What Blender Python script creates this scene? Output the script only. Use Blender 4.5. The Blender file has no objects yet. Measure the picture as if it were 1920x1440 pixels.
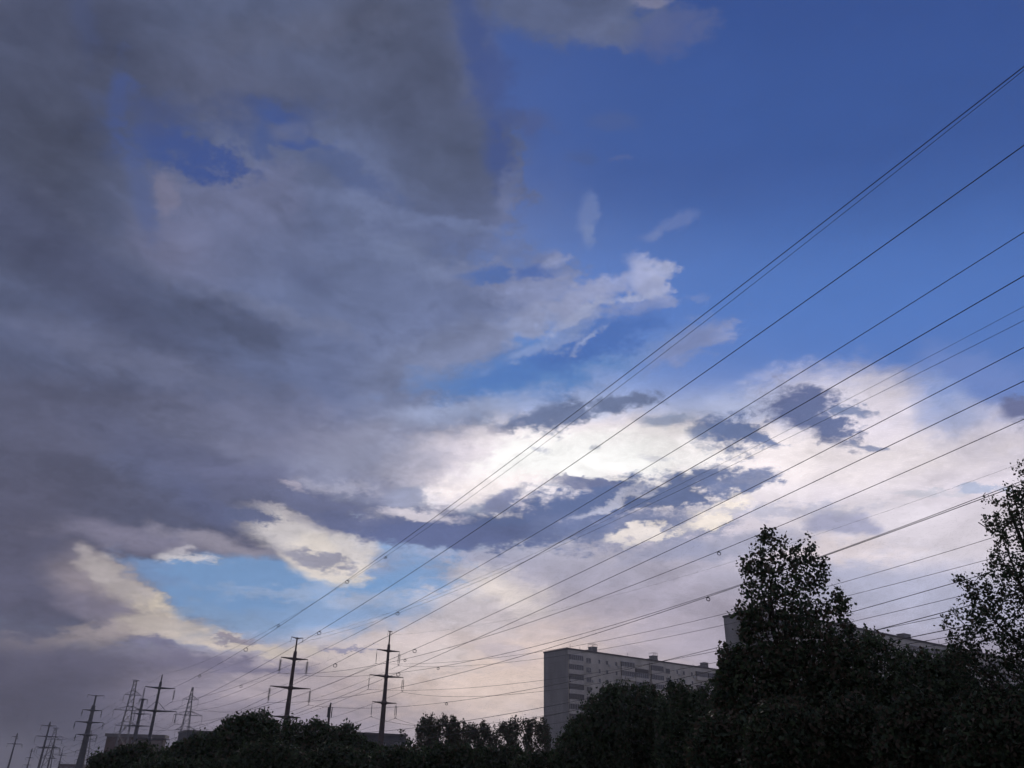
import bpy, math, random
import numpy as np

# ------------------------------------------------------------------ camera
SC = bpy.context.scene
COL = SC.collection
FPX = 1500.0                       # focal length in photo pixels (1920 wide)
PITCH, ROLL = math.radians(26.8), math.radians(1.2)
CAM = np.array([0.0, 0.0, 1.6])
FW = np.array([0, math.cos(PITCH), math.sin(PITCH)])
_r0 = np.array([1.0, 0, 0]); _u0 = np.array([0, -math.sin(PITCH), math.cos(PITCH)])
RT = math.cos(ROLL) * _r0 + math.sin(ROLL) * _u0
UP = math.cos(ROLL) * _u0 - math.sin(ROLL) * _r0


def ray(x, y):
    return FW * FPX + RT * (x - 960) - UP * (y - 720)


def proj(p):
    d = np.asarray(p, float) - CAM
    k = d @ FW
    return 960 + FPX * (d @ RT) / k, 720 - FPX * (d @ UP) / k


def at_dist(x, y, dist):
    """world point seen at pixel x, y at a horizontal distance"""
    d = ray(x, y)
    return CAM + d * (dist / math.hypot(d[0], d[1]))


cam_data = bpy.data.cameras.new("camera")
cam = bpy.data.objects.new("camera", cam_data)
COL.objects.link(cam)
cam_data.sensor_width = 36.0
cam_data.lens = 36.0 * FPX / 1920.0
cam_data.clip_end = 20000
from mathutils import Matrix, Vector
cam.matrix_world = Matrix(((RT[0], UP[0], -FW[0], CAM[0]), (RT[1], UP[1], -FW[1], CAM[1]),
                           (RT[2], UP[2], -FW[2], CAM[2]), (0, 0, 0, 1)))
SC.camera = cam
SC.view_settings.view_transform = 'Standard'
SC.view_settings.look = 'None'
SC.view_settings.exposure = 0.0
SC.view_settings.gamma = 1.0

# ------------------------------------------------------------------ sun
SUN_AZ, SUN_EL = math.radians(3.6), math.radians(20.5)
sun_data = bpy.data.lights.new("sun", 'SUN')
sun_data.energy = 0.9
sun_data.angle = math.radians(12)
sun_data.color = (1.0, 0.9, 0.8)
sun = bpy.data.objects.new("sun", sun_data)
COL.objects.link(sun)
sd = Vector((math.sin(SUN_AZ) * math.cos(SUN_EL), math.cos(SUN_AZ) * math.cos(SUN_EL), math.sin(SUN_EL)))
sun.rotation_euler = sd.to_track_quat('Z', 'Y').to_euler()

# ------------------------------------------------------------------ sky and clouds (world directions)
world = bpy.data.worlds.new("World")
SC.world = world
world.use_nodes = True
NT = world.node_tree
NT.nodes.clear()
LK = NT.links


def nd(kind, **kw):
    n = NT.nodes.new(kind)
    for k, v in kw.items():
        setattr(n, k, v)
    return n


def put(sock, v):
    if isinstance(v, bpy.types.NodeSocket):
        LK.new(v, sock)
    else:
        sock.default_value = v


def mth(op, a, b=0.0, c=0.0):
    n = nd('ShaderNodeMath', operation=op)
    put(n.inputs[0], a); put(n.inputs[1], b); put(n.inputs[2], c)
    return n.outputs[0]


def vmt(op, a, b=(0, 0, 0), out=0):
    n = nd('ShaderNodeVectorMath', operation=op)
    put(n.inputs[0], a); put(n.inputs[1], b)
    return n.outputs[out]


def lin(c):
    r = []
    for v in c:
        v /= 255.0
        r.append(v / 12.92 if v <= 0.04045 else ((v + 0.055) / 1.055) ** 2.4)
    return r


SKY_STRENGTH = 0.1
out = nd('ShaderNodeOutputWorld')
bg = nd('ShaderNodeBackground')
bg.inputs['Strength'].default_value = SKY_STRENGTH
LK.new(bg.outputs[0], out.inputs[0])
sky = nd('ShaderNodeTexSky', sky_type='NISHITA')
sky.sun_disc = False
sky.sun_elevation = SUN_EL
sky.sun_rotation = SUN_AZ
sky.air_density = 1.0
sky.dust_density = 0.6
sky.ozone_density = 2.2
tc = nd('ShaderNodeTexCoord')
DIR = tc.outputs['Generated']
sep = nd('ShaderNodeSeparateXYZ'); LK.new(DIR, sep.inputs[0])
dx, dy, dz = sep.outputs
az = mth('MULTIPLY', mth('ARCTAN2', dx, dy), 57.29578)
el = mth('MULTIPLY', mth('ARCSINE', dz), 57.29578)
comb = nd('ShaderNodeCombineXYZ'); put(comb.inputs[0], az); put(comb.inputs[1], el)
AE = comb.outputs[0]
hz = mth('ADD', mth('MAXIMUM', dz, 0.0), 0.26)
cp = nd('ShaderNodeCombineXYZ')                       # position on a flat cloud deck overhead
put(cp.inputs[0], mth('DIVIDE', dx, hz)); put(cp.inputs[1], mth('DIVIDE', dy, hz))
DECK = cp.outputs[0]


def noise(vec, scale, detail, rough, lac=2.0, dist=0.0):
    n = nd('ShaderNodeTexNoise', noise_dimensions='3D')
    LK.new(vec, n.inputs['Vector'])
    n.inputs['Scale'].default_value = scale
    n.inputs['Detail'].default_value = detail
    n.inputs['Roughness'].default_value = rough
    n.inputs['Lacunarity'].default_value = lac
    n.inputs['Distortion'].default_value = dist
    return n


w1 = noise(DECK, 2.2, 3, 0.5)
w2 = noise(DECK, 8.5, 6, 0.6)
w3 = noise(vmt('ADD', DECK, (7.3, 2.1, 0)), 19.0, 8, 0.68, 2.1)
w4 = noise(vmt('ADD', DECK, (3.3, 9.1, 4)), 4.5, 7, 0.55)
W1v = vmt('MULTIPLY', vmt('SUBTRACT', w1.outputs['Color'], (0.5, 0.5, 0.5)), (4.0, 2.4, 0))
W2v = vmt('MULTIPLY', vmt('SUBTRACT', w2.outputs['Color'], (0.5, 0.5, 0.5)), (5.0, 2.6, 0))
W3v = vmt('MULTIPLY', vmt('SUBTRACT', w3.outputs['Color'], (0.5, 0.5, 0.5)), (3.6, 2.2, 0))
P_SOFT = vmt('ADD', AE, W1v)
P_MID = vmt('ADD', AE, vmt('ADD', vmt('MULTIPLY', W1v, (0.35, 0.35, 0)), W2v))
P_FINE = vmt('ADD', AE, vmt('ADD', vmt('MULTIPLY', W2v, (0.75, 0.75, 0)), W3v))
P_WEE = vmt('ADD', AE, vmt('ADD', vmt('MULTIPLY', W2v, (0.3, 0.3, 0)), vmt('MULTIPLY', W3v, (0.6, 0.6, 0))))
POS = {'s': P_SOFT, 'm': P_MID, 'f': P_FINE, 'w': P_WEE}
RAG = mth('MULTIPLY', mth('SUBTRACT', w3.outputs['Fac'], 0.5), 3.4)
RAGM = mth('ADD', mth('MULTIPLY', mth('SUBTRACT', w4.outputs['Fac'], 0.5), 2.4), mth('MULTIPLY', RAG, 0.45))


def azel(x, y):
    d = ray(x, y); d = d / np.linalg.norm(d)
    return np.array([math.degrees(math.atan2(d[0], d[1])), math.degrees(math.asin(d[2]))])


def mixc(fac, a, b):
    n = nd('ShaderNodeMix', data_type='RGBA')
    put(n.inputs[0], fac); put(n.inputs[6], a); put(n.inputs[7], b)
    return n.outputs[2]


hs = nd('ShaderNodeHueSaturation')
hs.inputs['Hue'].default_value = 0.525
hs.inputs['Saturation'].default_value = 1.25
hs.inputs['Value'].default_value = 0.85
LK.new(sky.outputs[0], hs.inputs['Color'])
CUR = hs.outputs[0]


def col10(c):
    l = lin(c)
    k = 1.0 / SKY_STRENGTH
    return (l[0] * k, l[1] * k, l[2] * k, 1.0)


def blob(x, y, rx, ry, ang, c, op=1.0, soft=0.5, rag=0.3, pos='m', fine=False):
    """one cloud patch: an ellipse of the sky dome (given where it is seen) with a ragged, noise-warped edge"""
    global CUR
    c0 = azel(x, y)
    J = np.stack([azel(x + 1, y) - c0, azel(x, y + 1) - c0], 1)
    a = math.radians(ang)
    E = J @ np.array([[math.cos(a), -math.sin(a)], [math.sin(a), math.cos(a)]]) @ np.diag([rx, ry])
    U, S, _ = np.linalg.svd(E)
    phi = math.atan2(U[1, 0], U[0, 0])
    cs, sn = math.cos(phi), math.sin(phi)
    r1 = (cs / S[0], sn / S[0], 0); r2 = (-sn / S[1], cs / S[1], 0)
    q = vmt('SUBTRACT', POS[pos], (c0[0], c0[1], 0))
    p1 = vmt('DOT_PRODUCT', q, r1, out=1)
    p2 = vmt('DOT_PRODUCT', q, r2, out=1)
    L = mth('SQRT', mth('MULTIPLY_ADD', p1, p1, mth('MULTIPLY', p2, p2)))
    L = mth('MULTIPLY_ADD', RAG if fine else RAGM, rag, L)
    mr = nd('ShaderNodeMapRange', interpolation_type='SMOOTHSTEP')
    put(mr.inputs[0], L)
    mr.inputs[1].default_value = 1 - soft
    mr.inputs[2].default_value = 1 + soft
    mr.inputs[3].default_value = op
    mr.inputs[4].default_value = 0.0
    CUR = mixc(mr.outputs[0], CUR, col10(c))


SKY_BLOBS = [
    # blue of the open sky, deepening towards the zenith
    (1750, 60, 1000, 330, 0, (50, 73, 134), .95, .8, .0, 's'),
    (1400, 330, 800, 300, 0, (61, 91, 156), .9, .8, .0, 's'),
    (1300, 620, 900, 170, 0, (82, 123, 196), .85, .8, .05, 's'),
    (900, 690, 260, 80, 0, (88, 132, 196), .8, .8, .2, 's'),
    (420, 1100, 420, 130, 0, (120, 156, 198), .9, .5, .0, 's'),
    (800, 1090, 260, 110, 0, (116, 158, 208), .9, .5, .0, 's'),
    # pale veil low over the horizon
    (900, 1350, 1300, 170, 0, (165, 157, 176), .96, .35, .05, 's'),
    (1500, 1180, 700, 250, 0, (168, 163, 182), .97, .3, .1, 's'),
    (920, 1260, 330, 120, 0, (224, 206, 200), .92, .7, .2, 'm'),
    (930, 1130, 150, 60, 0, (214, 205, 208), .8, .6, .4, 'm'),
    (720, 1125, 150, 16, -4, (196, 194, 206), .85, .5, .5, 'm'),
    (840, 1060, 150, 26, 0, (160, 166, 196), .8, .6, .4, 'm'),
    # bright cloud deck round the hidden sun
    (1000, 760, 160, 40, -14, (150, 165, 205), .8, .7, .5, 'm'),
    (1480, 960, 600, 170, 6, (218, 209, 222), 1, .22, .3, 'm'),
    (1060, 890, 400, 105, 2, (226, 218, 228), 1, .28, .35, 'm'),
    (830, 830, 110, 60, -10, (186, 190, 212), .8, .6, .3, 'm'),
    (1600, 795, 180, 90, 10, (230, 222, 232), .92, .55, .6, 'm'),
    (1750, 850, 300, 90, 4, (222, 214, 226), .9, .5, .4, 'm'),
    (1380, 770, 150, 40, -4, (184, 190, 216), .7, .7, .5, 'm'),
    (1250, 870, 430, 74, 2, (248, 238, 240), .95, .55, .4, 'm'),
    (940, 860, 150, 44, -6, (250, 238, 240), .85, .6, .4, 'm'),
    (1080, 862, 230, 50, 0, (255, 254, 253), 1, .6, .4, 'm'),
    (1850, 705, 120, 46, 22, (112, 136, 196), .9, .5, .7, 'm'),
    (1770, 765, 60, 50, 40, (148, 164, 208), .7, .6, .7, 'm'),
    (1180, 1070, 420, 52, 4, (172, 170, 190), .85, .6, .4, 'm'),
    (1400, 1180, 480, 110, 0, (168, 160, 176), .7, .7, .2, 'm'),
    (1720, 1110, 280, 70, 5, (180, 183, 208), .85, .7, .3, 'm'),
    (1640, 985, 300, 60, 8, (226, 219, 228), .7, .7, .4, 'm'),
    (930, 1105, 80, 26, 20, (236, 224, 218), .8, .8, .5, 'm'),
    (960, 1235, 150, 50, -10, (236, 214, 204), .75, .9, .3, 'm'),
    (950, 1222, 50, 22, 20, (190, 180, 190), .7, .7, .6, 'm'),
    # long dark bank under the bright deck
    (780, 985, 240, 27, 5, (102, 110, 146), .97, .4, .9, 'm'),
    (900, 1005, 220, 24, 0, (96, 108, 148), .97, .4, .9, 'm'),
    (1040, 972, 190, 40, -10, (97, 112, 154), .98, .4, .9, 'f', True),
    (1190, 928, 180, 30, -5, (98, 114, 156), .98, .4, .9, 'f', True),
    (1100, 908, 70, 9, 6, (112, 120, 156), .9, .4, .5, 'f', True),
    (1310, 908, 90, 24, -24, (106, 120, 160), .95, .4, .9, 'f', True),
    (1395, 905, 62, 17, -14, (118, 130, 168), .9, .4, .6, 'f', True),
    (1150, 990, 170, 34, -5, (112, 124, 162), .9, .45, .5, 'f', True),
    (1310, 985, 80, 22, -15, (134, 142, 176), .8, .5, .6, 'f', True),
    (1150, 940, 80, 8, -24, (200, 200, 218), .75, .6, .6, 'f', True),
    (1195, 1003, 62, 14, -10, (240, 230, 226), .95, .35, .6, 'f', True),
    (1335, 965, 72, 18, -22, (252, 240, 230), .95, .45, .6, 'f', True),
    (1400, 1015, 130, 24, -6, (160, 162, 186), .85, .5, .6, 'm'),
    (1250, 1035, 90, 18, 0, (150, 154, 182), .7, .6, .6, 'm'),
    (1585, 980, 66, 22, 14, (162, 164, 194), .85, .4, .5, 'm'),
    (1470, 957, 140, 10, 0, (184, 184, 204), .75, .6, .6, 'f', True),
    (1560, 1035, 110, 22, 0, (222, 208, 208), .6, .7, .6, 'f', True),
    # small dark clouds in front of the bright deck
    (1045, 776, 76, 25, -10, (102, 115, 149), .98, .5, 1.15, 'w', True),
    (975, 792, 54, 12, -14, (104, 117, 151), .97, .5, 1.15, 'w', True),
    (1165, 753, 62, 14, -10, (106, 119, 153), .96, .5, 1.15, 'w', True),
    (1110, 772, 44, 12, -10, (108, 121, 155), .9, .5, 1.1, 'w', True),
    (1365, 812, 60, 30, 4, (100, 117, 159), .98, .5, 1.15, 'w', True),
    (1425, 824, 36, 7, 12, (112, 127, 167), .92, .5, 1.1, 'w', True),
    (1310, 812, 20, 8, 0, (130, 143, 177), .8, .6, .5, 'w', True),
    (1500, 766, 62, 42, 8, (96, 107, 147), .99, .5, 1.15, 'w', True),
    (1548, 798, 64, 27, 22, (99, 111, 150), .98, .5, 1.15, 'w', True),
    (1595, 773, 42, 8, 6, (118, 131, 167), .92, .5, 1.1, 'w', True),
    (1625, 836, 36, 6, 8, (136, 145, 177), .9, .5, 1.1, 'w', True),
    (1908, 770, 34, 30, 0, (104, 111, 149), .98, .5, 1.15, 'w', True),
    (1250, 790, 50, 13, 0, (144, 157, 187), .85, .5, .7, 'w', True),
    (945, 935, 46, 15, -28, (132, 143, 175), .9, .5, 1.1, 'w', True),
    (905, 955, 40, 8, -10, (150, 159, 185), .8, .5, .7, 'w', True),
    (768, 932, 44, 20, -5, (156, 165, 189), .9, .45, .7, 'w', True),
    (700, 902, 30, 5, 2, (150, 157, 179), .8, .5, .6, 'w', True),
    (888, 784, 34, 15, 10, (136, 151, 185), .8, .6, .6, 'w', True),
    (1835, 915, 40, 8, 6, (174, 183, 209), .9, .5, 1.1, 'w', True),
    (1740, 925, 60, 6, 0, (196, 197, 211), .7, .6, .7, 'w', True),
    (1115, 838, 12, 5, -20, (190, 193, 205), .8, .5, .6, 'w', True),
    (1012, 842, 18, 7, 20, (200, 201, 213), .8, .5, .6, 'w', True),
    (1230, 858, 30, 5, 10, (220, 219, 227), .8, .5, .7, 'w', True),
    (1030, 908, 18, 4, 0, (170, 173, 193), .8, .5, .7, 'w', True),
    # thin clouds on the upper blue
    (1290, 650, 90, 26, -24, (134, 144, 184), .75, .6, .9, 'f', True),
    (1368, 625, 36, 14, -30, (146, 156, 196), .7, .7, 1.4, 'w', True),
    (1110, 700, 150, 18, -22, (126, 146, 192), .6, .8, .8, 'f', True),
    (960, 712, 18, 5, -35, (172, 180, 206), .8, .5, .6, 'f', True),
    (1098, 405, 13, 32, 10, (116, 134, 182), .6, .8, 1.5, 'w', True),
    (1102, 445, 9, 18, -20, (122, 140, 186), .7, .8, 1.4, 'w', True),
    (1252, 424, 46, 10, -24, (108, 126, 178), .6, .8, 1.5, 'w', True),
    (1222, 445, 16, 10, -40, (112, 130, 180), .7, .8, 1.5, 'w', True),
    (1010, 235, 34, 26, 20, (78, 92, 140), .8, .6, .9, 'f', True),
    (1140, 230, 36, 13, 0, (76, 96, 150), .7, .6, .9, 'f', True),
    (1165, 292, 24, 5, -10, (84, 102, 156), .8, .5, .8, 'f', True),
    (1095, 300, 30, 10, -10, (74, 94, 146), .7, .6, .9, 'f', True),
    (1050, 20, 190, 62, 8, (90, 100, 132), .97, .35, .6, 'f', True),
    (1140, 66, 90, 30, 0, (98, 108, 142), .85, .45, .8, 'f', True),
    (1255, 60, 70, 38, -20, (84, 97, 144), .85, .5, .95, 'f', True),
    (1218, 0, 34, 10, 0, (120, 122, 148), .8, .5, .5, 'f', True),
    # the large grey cloud filling the left
    (300, 500, 560, 640, 0, (88, 96, 126), 1, .18, .3, 'm'),
    (590, 140, 330, 300, 0, (87, 96, 125), 1, .15, .35, 'm'),
    (830, 360, 150, 100, 12, (94, 104, 140), 1, .22, .5, 'f', True),
    (880, 300, 96, 120, -6, (88, 98, 132), .98, .22, .5, 'f', True),
    (640, 620, 330, 210, 10, (101, 112, 147), 1, .25, .4, 'm'),
    (900, 560, 170, 66, -10, (112, 124, 162), .98, .35, .6, 'f', True),
    (150, 950, 520, 230, 0, (86, 90, 116), 1, .2, .2, 'm'),
    (560, 850, 270, 100, 4, (114, 119, 148), .98, .4, .3, 'm'),
    (1010, 545, 180, 34, 10, (136, 146, 184), .9, .45, .9, 'f', True),
    (1010, 600, 120, 26, -22, (150, 158, 190), .8, .6, .9, 'f', True),
    (1130, 545, 90, 20, -20, (148, 156, 192), .8, .5, .9, 'f', True),
    (1222, 525, 56, 26, 40, (158, 166, 202), .95, .4, .6, 'f', True),
    (1225, 570, 66, 12, -8, (132, 146, 192), .8, .6, .9, 'f', True),
    (1030, 485, 36, 14, -30, (124, 136, 180), .8, .5, .9, 'f', True),
    (1085, 610, 50, 20, -40, (140, 152, 190), .7, .6, .9, 'f', True),
    (920, 460, 120, 16, 14, (106, 122, 168), .8, .6, .9, 'f', True),
    (870, 655, 130, 44, -20, (130, 140, 174), .85, .5, .6, 'f', True),
    (760, 720, 90, 70, -30, (120, 130, 162), .7, .8, .3, 's'),
    (740, 820, 110, 60, -10, (134, 140, 168), .7, .8, .3, 's'),
    (620, 420, 330, 140, 8, (100, 111, 146), .8, .7, .4, 'm'),
    (420, 420, 140, 120, 0, (108, 114, 146), .75, .5, .5, 'm'),
    (310, 360, 26, 36, -20, (122, 122, 148), .8, .5, .6, 'f', True),
    (500, 350, 80, 40, 0, (108, 115, 148), .8, .5, .6, 'f', True),
    (330, 470, 90, 50, 30, (112, 114, 142), .6, .8, .4, 'm'),
    (690, 300, 110, 60, 30, (102, 114, 150), .8, .6, .6, 'm'),
    (640, 560, 220, 90, 10, (108, 120, 156), .6, .9, .6, 'm'),
    (390, 165, 180, 70, 10, (89, 95, 122), .7, .8, .3, 's'),
    (790, 190, 110, 190, -22, (81, 89, 116), .93, .7, .3, 's'),
    (830, 300, 90, 70, 0, (82, 91, 118), .7, .7, .4, 's'),
    (700, 20, 90, 120, -10, (80, 86, 108), .5, .9, .2, 's'),
    (890, 90, 40, 90, -10, (92, 100, 132), .7, .7, .5, 'm'),
    (955, 360, 18, 50, 6, (104, 114, 150), .85, .5, .5, 'f', True),
    (80, 90, 210, 280, -10, (74, 80, 104), .85, .9, .2, 's'),
    (50, 330, 130, 160, 0, (70, 75, 94), .7, .9, .2, 's'),
    (160, 510, 300, 64, 34, (80, 86, 114), .85, .8, .4, 's'),
    (400, 590, 150, 42, 18, (84, 92, 121), .9, .6, .5, 'm'),
    (480, 640, 56, 26, 40, (82, 90, 118), .85, .6, .5, 'm'),
    (570, 520, 60, 18, 34, (90, 100, 134), .7, .8, .5, 'm'),
    (220, 660, 240, 30, 16, (98, 104, 132), .6, .8, .5, 'm'),
    (120, 840, 300, 150, 0, (92, 96, 120), .6, .9, .2, 's'),
    (60, 1150, 190, 300, 0, (88, 88, 109), .85, .7, .15, 's'),
    (370, 880, 180, 36, 22, (94, 99, 128), .9, .6, .4, 'm'),
    (560, 900, 160, 26, 4, (102, 106, 136), .75, .6, .5, 'm'),
    (600, 830, 160, 26, -6, (128, 130, 156), .6, .8, .5, 'm'),
    # blue wedge between the grey cloud and the bright deck
    (980, 708, 170, 36, -6, (92, 131, 190), .92, .6, .7, 'f', True),
    (1010, 680, 130, 34, -16, (84, 122, 186), .9, .6, .7, 'f', True),
    (1120, 640, 110, 30, -20, (76, 110, 178), .85, .6, .7, 'f', True),
    (1060, 645, 40, 10, -20, (136, 152, 194), .7, .6, .9, 'f', True),
    (860, 770, 110, 24, -6, (160, 172, 206), .8, .7, .5, 'f', True),
    (840, 850, 100, 44, -10, (232, 222, 230), .9, .6, .5, 'f', True),
    (760, 880, 70, 26, -10, (206, 200, 214), .8, .6, .6, 'f', True),
    (650, 915, 70, 12, 4, (176, 174, 192), .75, .6, .7, 'f', True),
    (900, 920, 110, 20, -8, (252, 242, 242), .85, .6, .7, 'f', True),
    (768, 932, 44, 20, -5, (152, 157, 184), .9, .45, .7, 'w', True),
    (790, 968, 70, 9, 6, (224, 216, 224), .8, .5, .7, 'w', True),
    (940, 938, 42, 13, -28, (132, 138, 172), .9, .4, .7, 'w', True),
    # openings in the grey cloud
    (350, 275, 120, 50, 10, (74, 88, 132), .75, .75, 1.2, 'f', True),
    (365, 288, 84, 34, 12, (66, 85, 140), .92, .55, 1.4, 'f', True),
    (400, 300, 60, 34, 0, (64, 84, 142), .85, .55, 1.4, 'w', True),
    (320, 262, 66, 16, 20, (66, 84, 138), .85, .55, 1.3, 'w', True),
    (530, 240, 70, 44, 10, (76, 90, 134), .7, .7, 1.3, 'f', True),
    (515, 220, 40, 18, 30, (66, 87, 144), .85, .55, 1.3, 'w', True),
    (566, 274, 48, 12, -4, (66, 87, 146), .9, .55, 1.2, 'w', True),
    (494, 268, 20, 36, 10, (72, 90, 140), .7, .6, 1.2, 'w', True),
    (545, 250, 30, 16, 0, (98, 106, 138), .7, .6, 1.2, 'w', True),
    (640, 320, 90, 24, 30, (80, 95, 138), .65, .7, 1.4, 'f', True),
    (222, 180, 20, 66, 4, (70, 86, 136), .8, .6, 1.3, 'w', True),
    (160, 40, 24, 60, -10, (74, 84, 120), .6, .8, 1.2, 'w', True),
    (345, 205, 130, 26, 6, (76, 86, 122), .7, .75, 1.3, 'f', True),
    (285, 225, 40, 30, 0, (72, 84, 126), .7, .7, 1.3, 'w', True),
    (936, 300, 22, 60, -10, (66, 84, 138), .8, .65, 1.3, 'w', True),
    (884, 60, 24, 70, -14, (66, 83, 134), .8, .7, 1.2, 'w', True),
    (924, 150, 34, 80, -8, (68, 85, 138), .8, .7, 1.4, 'w', True),
    (912, 518, 46, 16, -8, (80, 108, 168), .9, .5, 1.1, 'w', True),
    (992, 512, 40, 13, 0, (76, 104, 168), .85, .5, 1.2, 'w', True),
    (268, 380, 18, 70, -18, (84, 97, 140), .7, .8, 1.2, 'w', True),
    # torn fibres along the edge of the grey cloud
    (1070, 600, 60, 8, -35, (158, 166, 198), .7, .6, 1.2, 'w', True),
    (1100, 640, 34, 6, -40, (150, 162, 198), .7, .6, 1.2, 'w', True),
    (1000, 655, 70, 8, -24, (140, 156, 196), .6, .7, 1.3, 'w', True),
    (1180, 560, 70, 8, -10, (168, 175, 206), .7, .6, 1.3, 'w', True),
    (1240, 505, 24, 20, 0, (166, 173, 206), .85, .5, 1.1, 'w', True),
    (1040, 490, 26, 10, -30, (138, 148, 186), .8, .6, 1.2, 'w', True),
    (860, 420, 90, 10, 10, (112, 126, 166), .6, .8, 1.3, 'w', True),
    (700, 395, 120, 16, 14, (112, 124, 160), .55, .8, 1.3, 'f', True),
    (760, 480, 90, 30, 20, (116, 128, 162), .5, .9, 1.2, 'f', True),
    (540, 470, 90, 26, 20, (94, 104, 136), .5, .9, 1.3, 'f', True),
    (560, 600, 140, 14, 16, (118, 126, 156), .5, .8, 1.3, 'f', True),
    (330, 700, 180, 18, 14, (104, 110, 138), .5, .9, 1.2, 'f', True),
    (220, 470, 140, 16, 34, (92, 98, 124), .5, .9, 1.2, 'f', True),
    (560, 60, 140, 30, -10, (92, 97, 120), .5, .9, 1.2, 'f', True),
    # blue window low on the left
    (430, 1095, 190, 60, 4, (118, 152, 196), 1, .2, .3, 'm'),
    (610, 1155, 180, 34, -6, (132, 160, 200), .9, .6, .6, 'm'),
    (770, 1080, 82, 36, -14, (122, 158, 204), .85, .65, .9, 'f', True),
    (280, 1066, 70, 22, 22, (120, 148, 190), .9, .4, .4, 'm'),
    # lit edges round it
    (300, 1012, 190, 22, 4, (128, 125, 146), .8, .7, .6, 'm'),
    (440, 1020, 110, 16, 14, (150, 146, 162), .8, .7, .6, 'm'),
    (600, 1112, 160, 10, 2, (170, 180, 204), .5, .9, 1.2, 'f', True),
    (700, 850, 130, 64, -8, (150, 154, 180), .8, .7, .4, 'm'),
    (340, 915, 120, 28, 26, (94, 100, 130), .8, .5, .4, 'm'),
    (560, 1005, 120, 38, 22, (204, 198, 200), .95, .4, .5, 'w'),
    (612, 1050, 78, 48, 16, (222, 213, 207), .98, .3, .5, 'w'),
    (670, 1015, 44, 40, 0, (214, 208, 210), .85, .5, .5, 'm'),
    (596, 1048, 60, 16, 14, (148, 148, 168), .92, .4, .7, 'f', True),
    (595, 950, 90, 24, 17, (106, 112, 144), .98, .35, .6, 'w', True),
    (548, 912, 26, 5, 24, (172, 166, 182), .7, .8, 1.2, 'w', True),
    (700, 988, 130, 20, 8, (103, 111, 147), .97, .35, .6, 'w', True),
    (840, 1003, 160, 24, 1, (98, 109, 150), .97, .35, .6, 'w', True),
    (390, 948, 66, 24, 34, (94, 100, 132), .95, .45, .6, 'w', True),
    (465, 968, 50, 15, 8, (94, 102, 135), .97, .4, .7, 'w', True),
    (560, 975, 60, 7, 22, (188, 182, 190), .6, .8, 1.2, 'w', True),
    (345, 1045, 48, 8, 4, (204, 200, 206), .9, .6, 1.2, 'w', True),
    (332, 1030, 24, 6, 0, (186, 182, 192), .8, .7, 1.2, 'w', True),
    (210, 1110, 110, 56, 28, (142, 134, 144), .95, .5, .4, 'w'),
    (290, 1140, 56, 26, 30, (212, 200, 186), .95, .5, .5, 'w', True),
    (215, 1085, 66, 26, 40, (176, 168, 168), .85, .6, .5, 'w', True),
    (250, 1175, 90, 18, -20, (182, 172, 168), .85, .6, .5, 'w', True),
    (200, 1070, 60, 14, 32, (178, 170, 172), .8, .5, .5, 'm'),
    (180, 1135, 70, 22, 10, (122, 118, 138), .8, .7, .4, 'w'),
    (200, 1188, 170, 18, -8, (168, 157, 158), .8, .7, .4, 'm'),
    (330, 1178, 90, 16, 10, (190, 180, 174), .8, .6, .4, 'm'),
    (400, 1150, 70, 18, 8, (126, 154, 192), .85, .5, .8, 'w', True),
    (470, 1172, 60, 12, 6, (132, 156, 190), .7, .6, .9, 'w', True),
    # layered low cloud above the pylons
    (200, 1330, 330, 120, 0, (98, 96, 118), .97, .45, .15, 's'),
    (560, 1330, 280, 90, 0, (156, 147, 162), .85, .6, .2, 's'),
    (480, 1212, 170, 13, 7, (206, 194, 186), .95, .5, .6, 'm'),
    (900, 1290, 300, 46, 0, (228, 206, 194), .55, .8, .4, 'm'),
    (720, 1240, 140, 34, 2, (208, 195, 194), .8, .6, .5, 'm'),
    (430, 1248, 150, 16, 5, (120, 116, 140), .9, .5, .5, 'm'),
    (300, 1208, 44, 11, 14, (122, 120, 146), .9, .5, .6, 'f', True),
    (440, 1200, 36, 6, 6, (142, 136, 154), .85, .5, .7, 'f', True),
    (650, 1216, 50, 7, -2, (146, 144, 170), .9, .5, .6, 'f', True),
    (560, 1285, 130, 14, -2, (180, 168, 176), .75, .6, .6, 'm'),
    (820, 1225, 60, 30, 0, (216, 204, 206), .6, .8, .5, 'm'),
    (30, 1380, 220, 140, 0, (70, 70, 88), .9, .8, .1, 's'),
]
# unseen remainder of the sky: broken grey cloud over everything behind and beside the view
deckn = noise(vmt('ADD', DECK, (1.7, 4.4, 0)), 0.9, 6, 0.55)
for b in SKY_BLOBS:
    blob(*b)
sc_ = nd('ShaderNodeSeparateColor'); LK.new(CUR, sc_.inputs[0])
cl = nd('ShaderNodeMapRange', interpolation_type='SMOOTHSTEP')      # 1 on cloud, 0 on clear blue
put(cl.inputs[0], mth('DIVIDE', sc_.outputs[0], sc_.outputs[2])); cl.inputs[1].default_value = 0.26; cl.inputs[2].default_value = 0.5
shade = noise(vmt('ADD', DECK, vmt('SCALE', vmt('SUBTRACT', w2.outputs['Color'], (0.5, 0.5, 0.5)))), 5.0, 7, 0.52)
sh2 = noise(vmt('MULTIPLY', AE, (0.045, 0.11, 1)), 3.0, 6, 0.52, 2.1, 0.6)
sv = mth('ADD', mth('MULTIPLY', mth('SUBTRACT', shade.outputs['Fac'], 0.5), 0.5), mth('MULTIPLY', mth('SUBTRACT', sh2.outputs['Fac'], 0.5), 0.75))
sm = mth('MULTIPLY_ADD', sv, mth('MULTIPLY_ADD', cl.outputs[0], 0.85, 0.15), 1.0)
vm = nd('ShaderNodeVectorMath', operation='SCALE')
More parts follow.
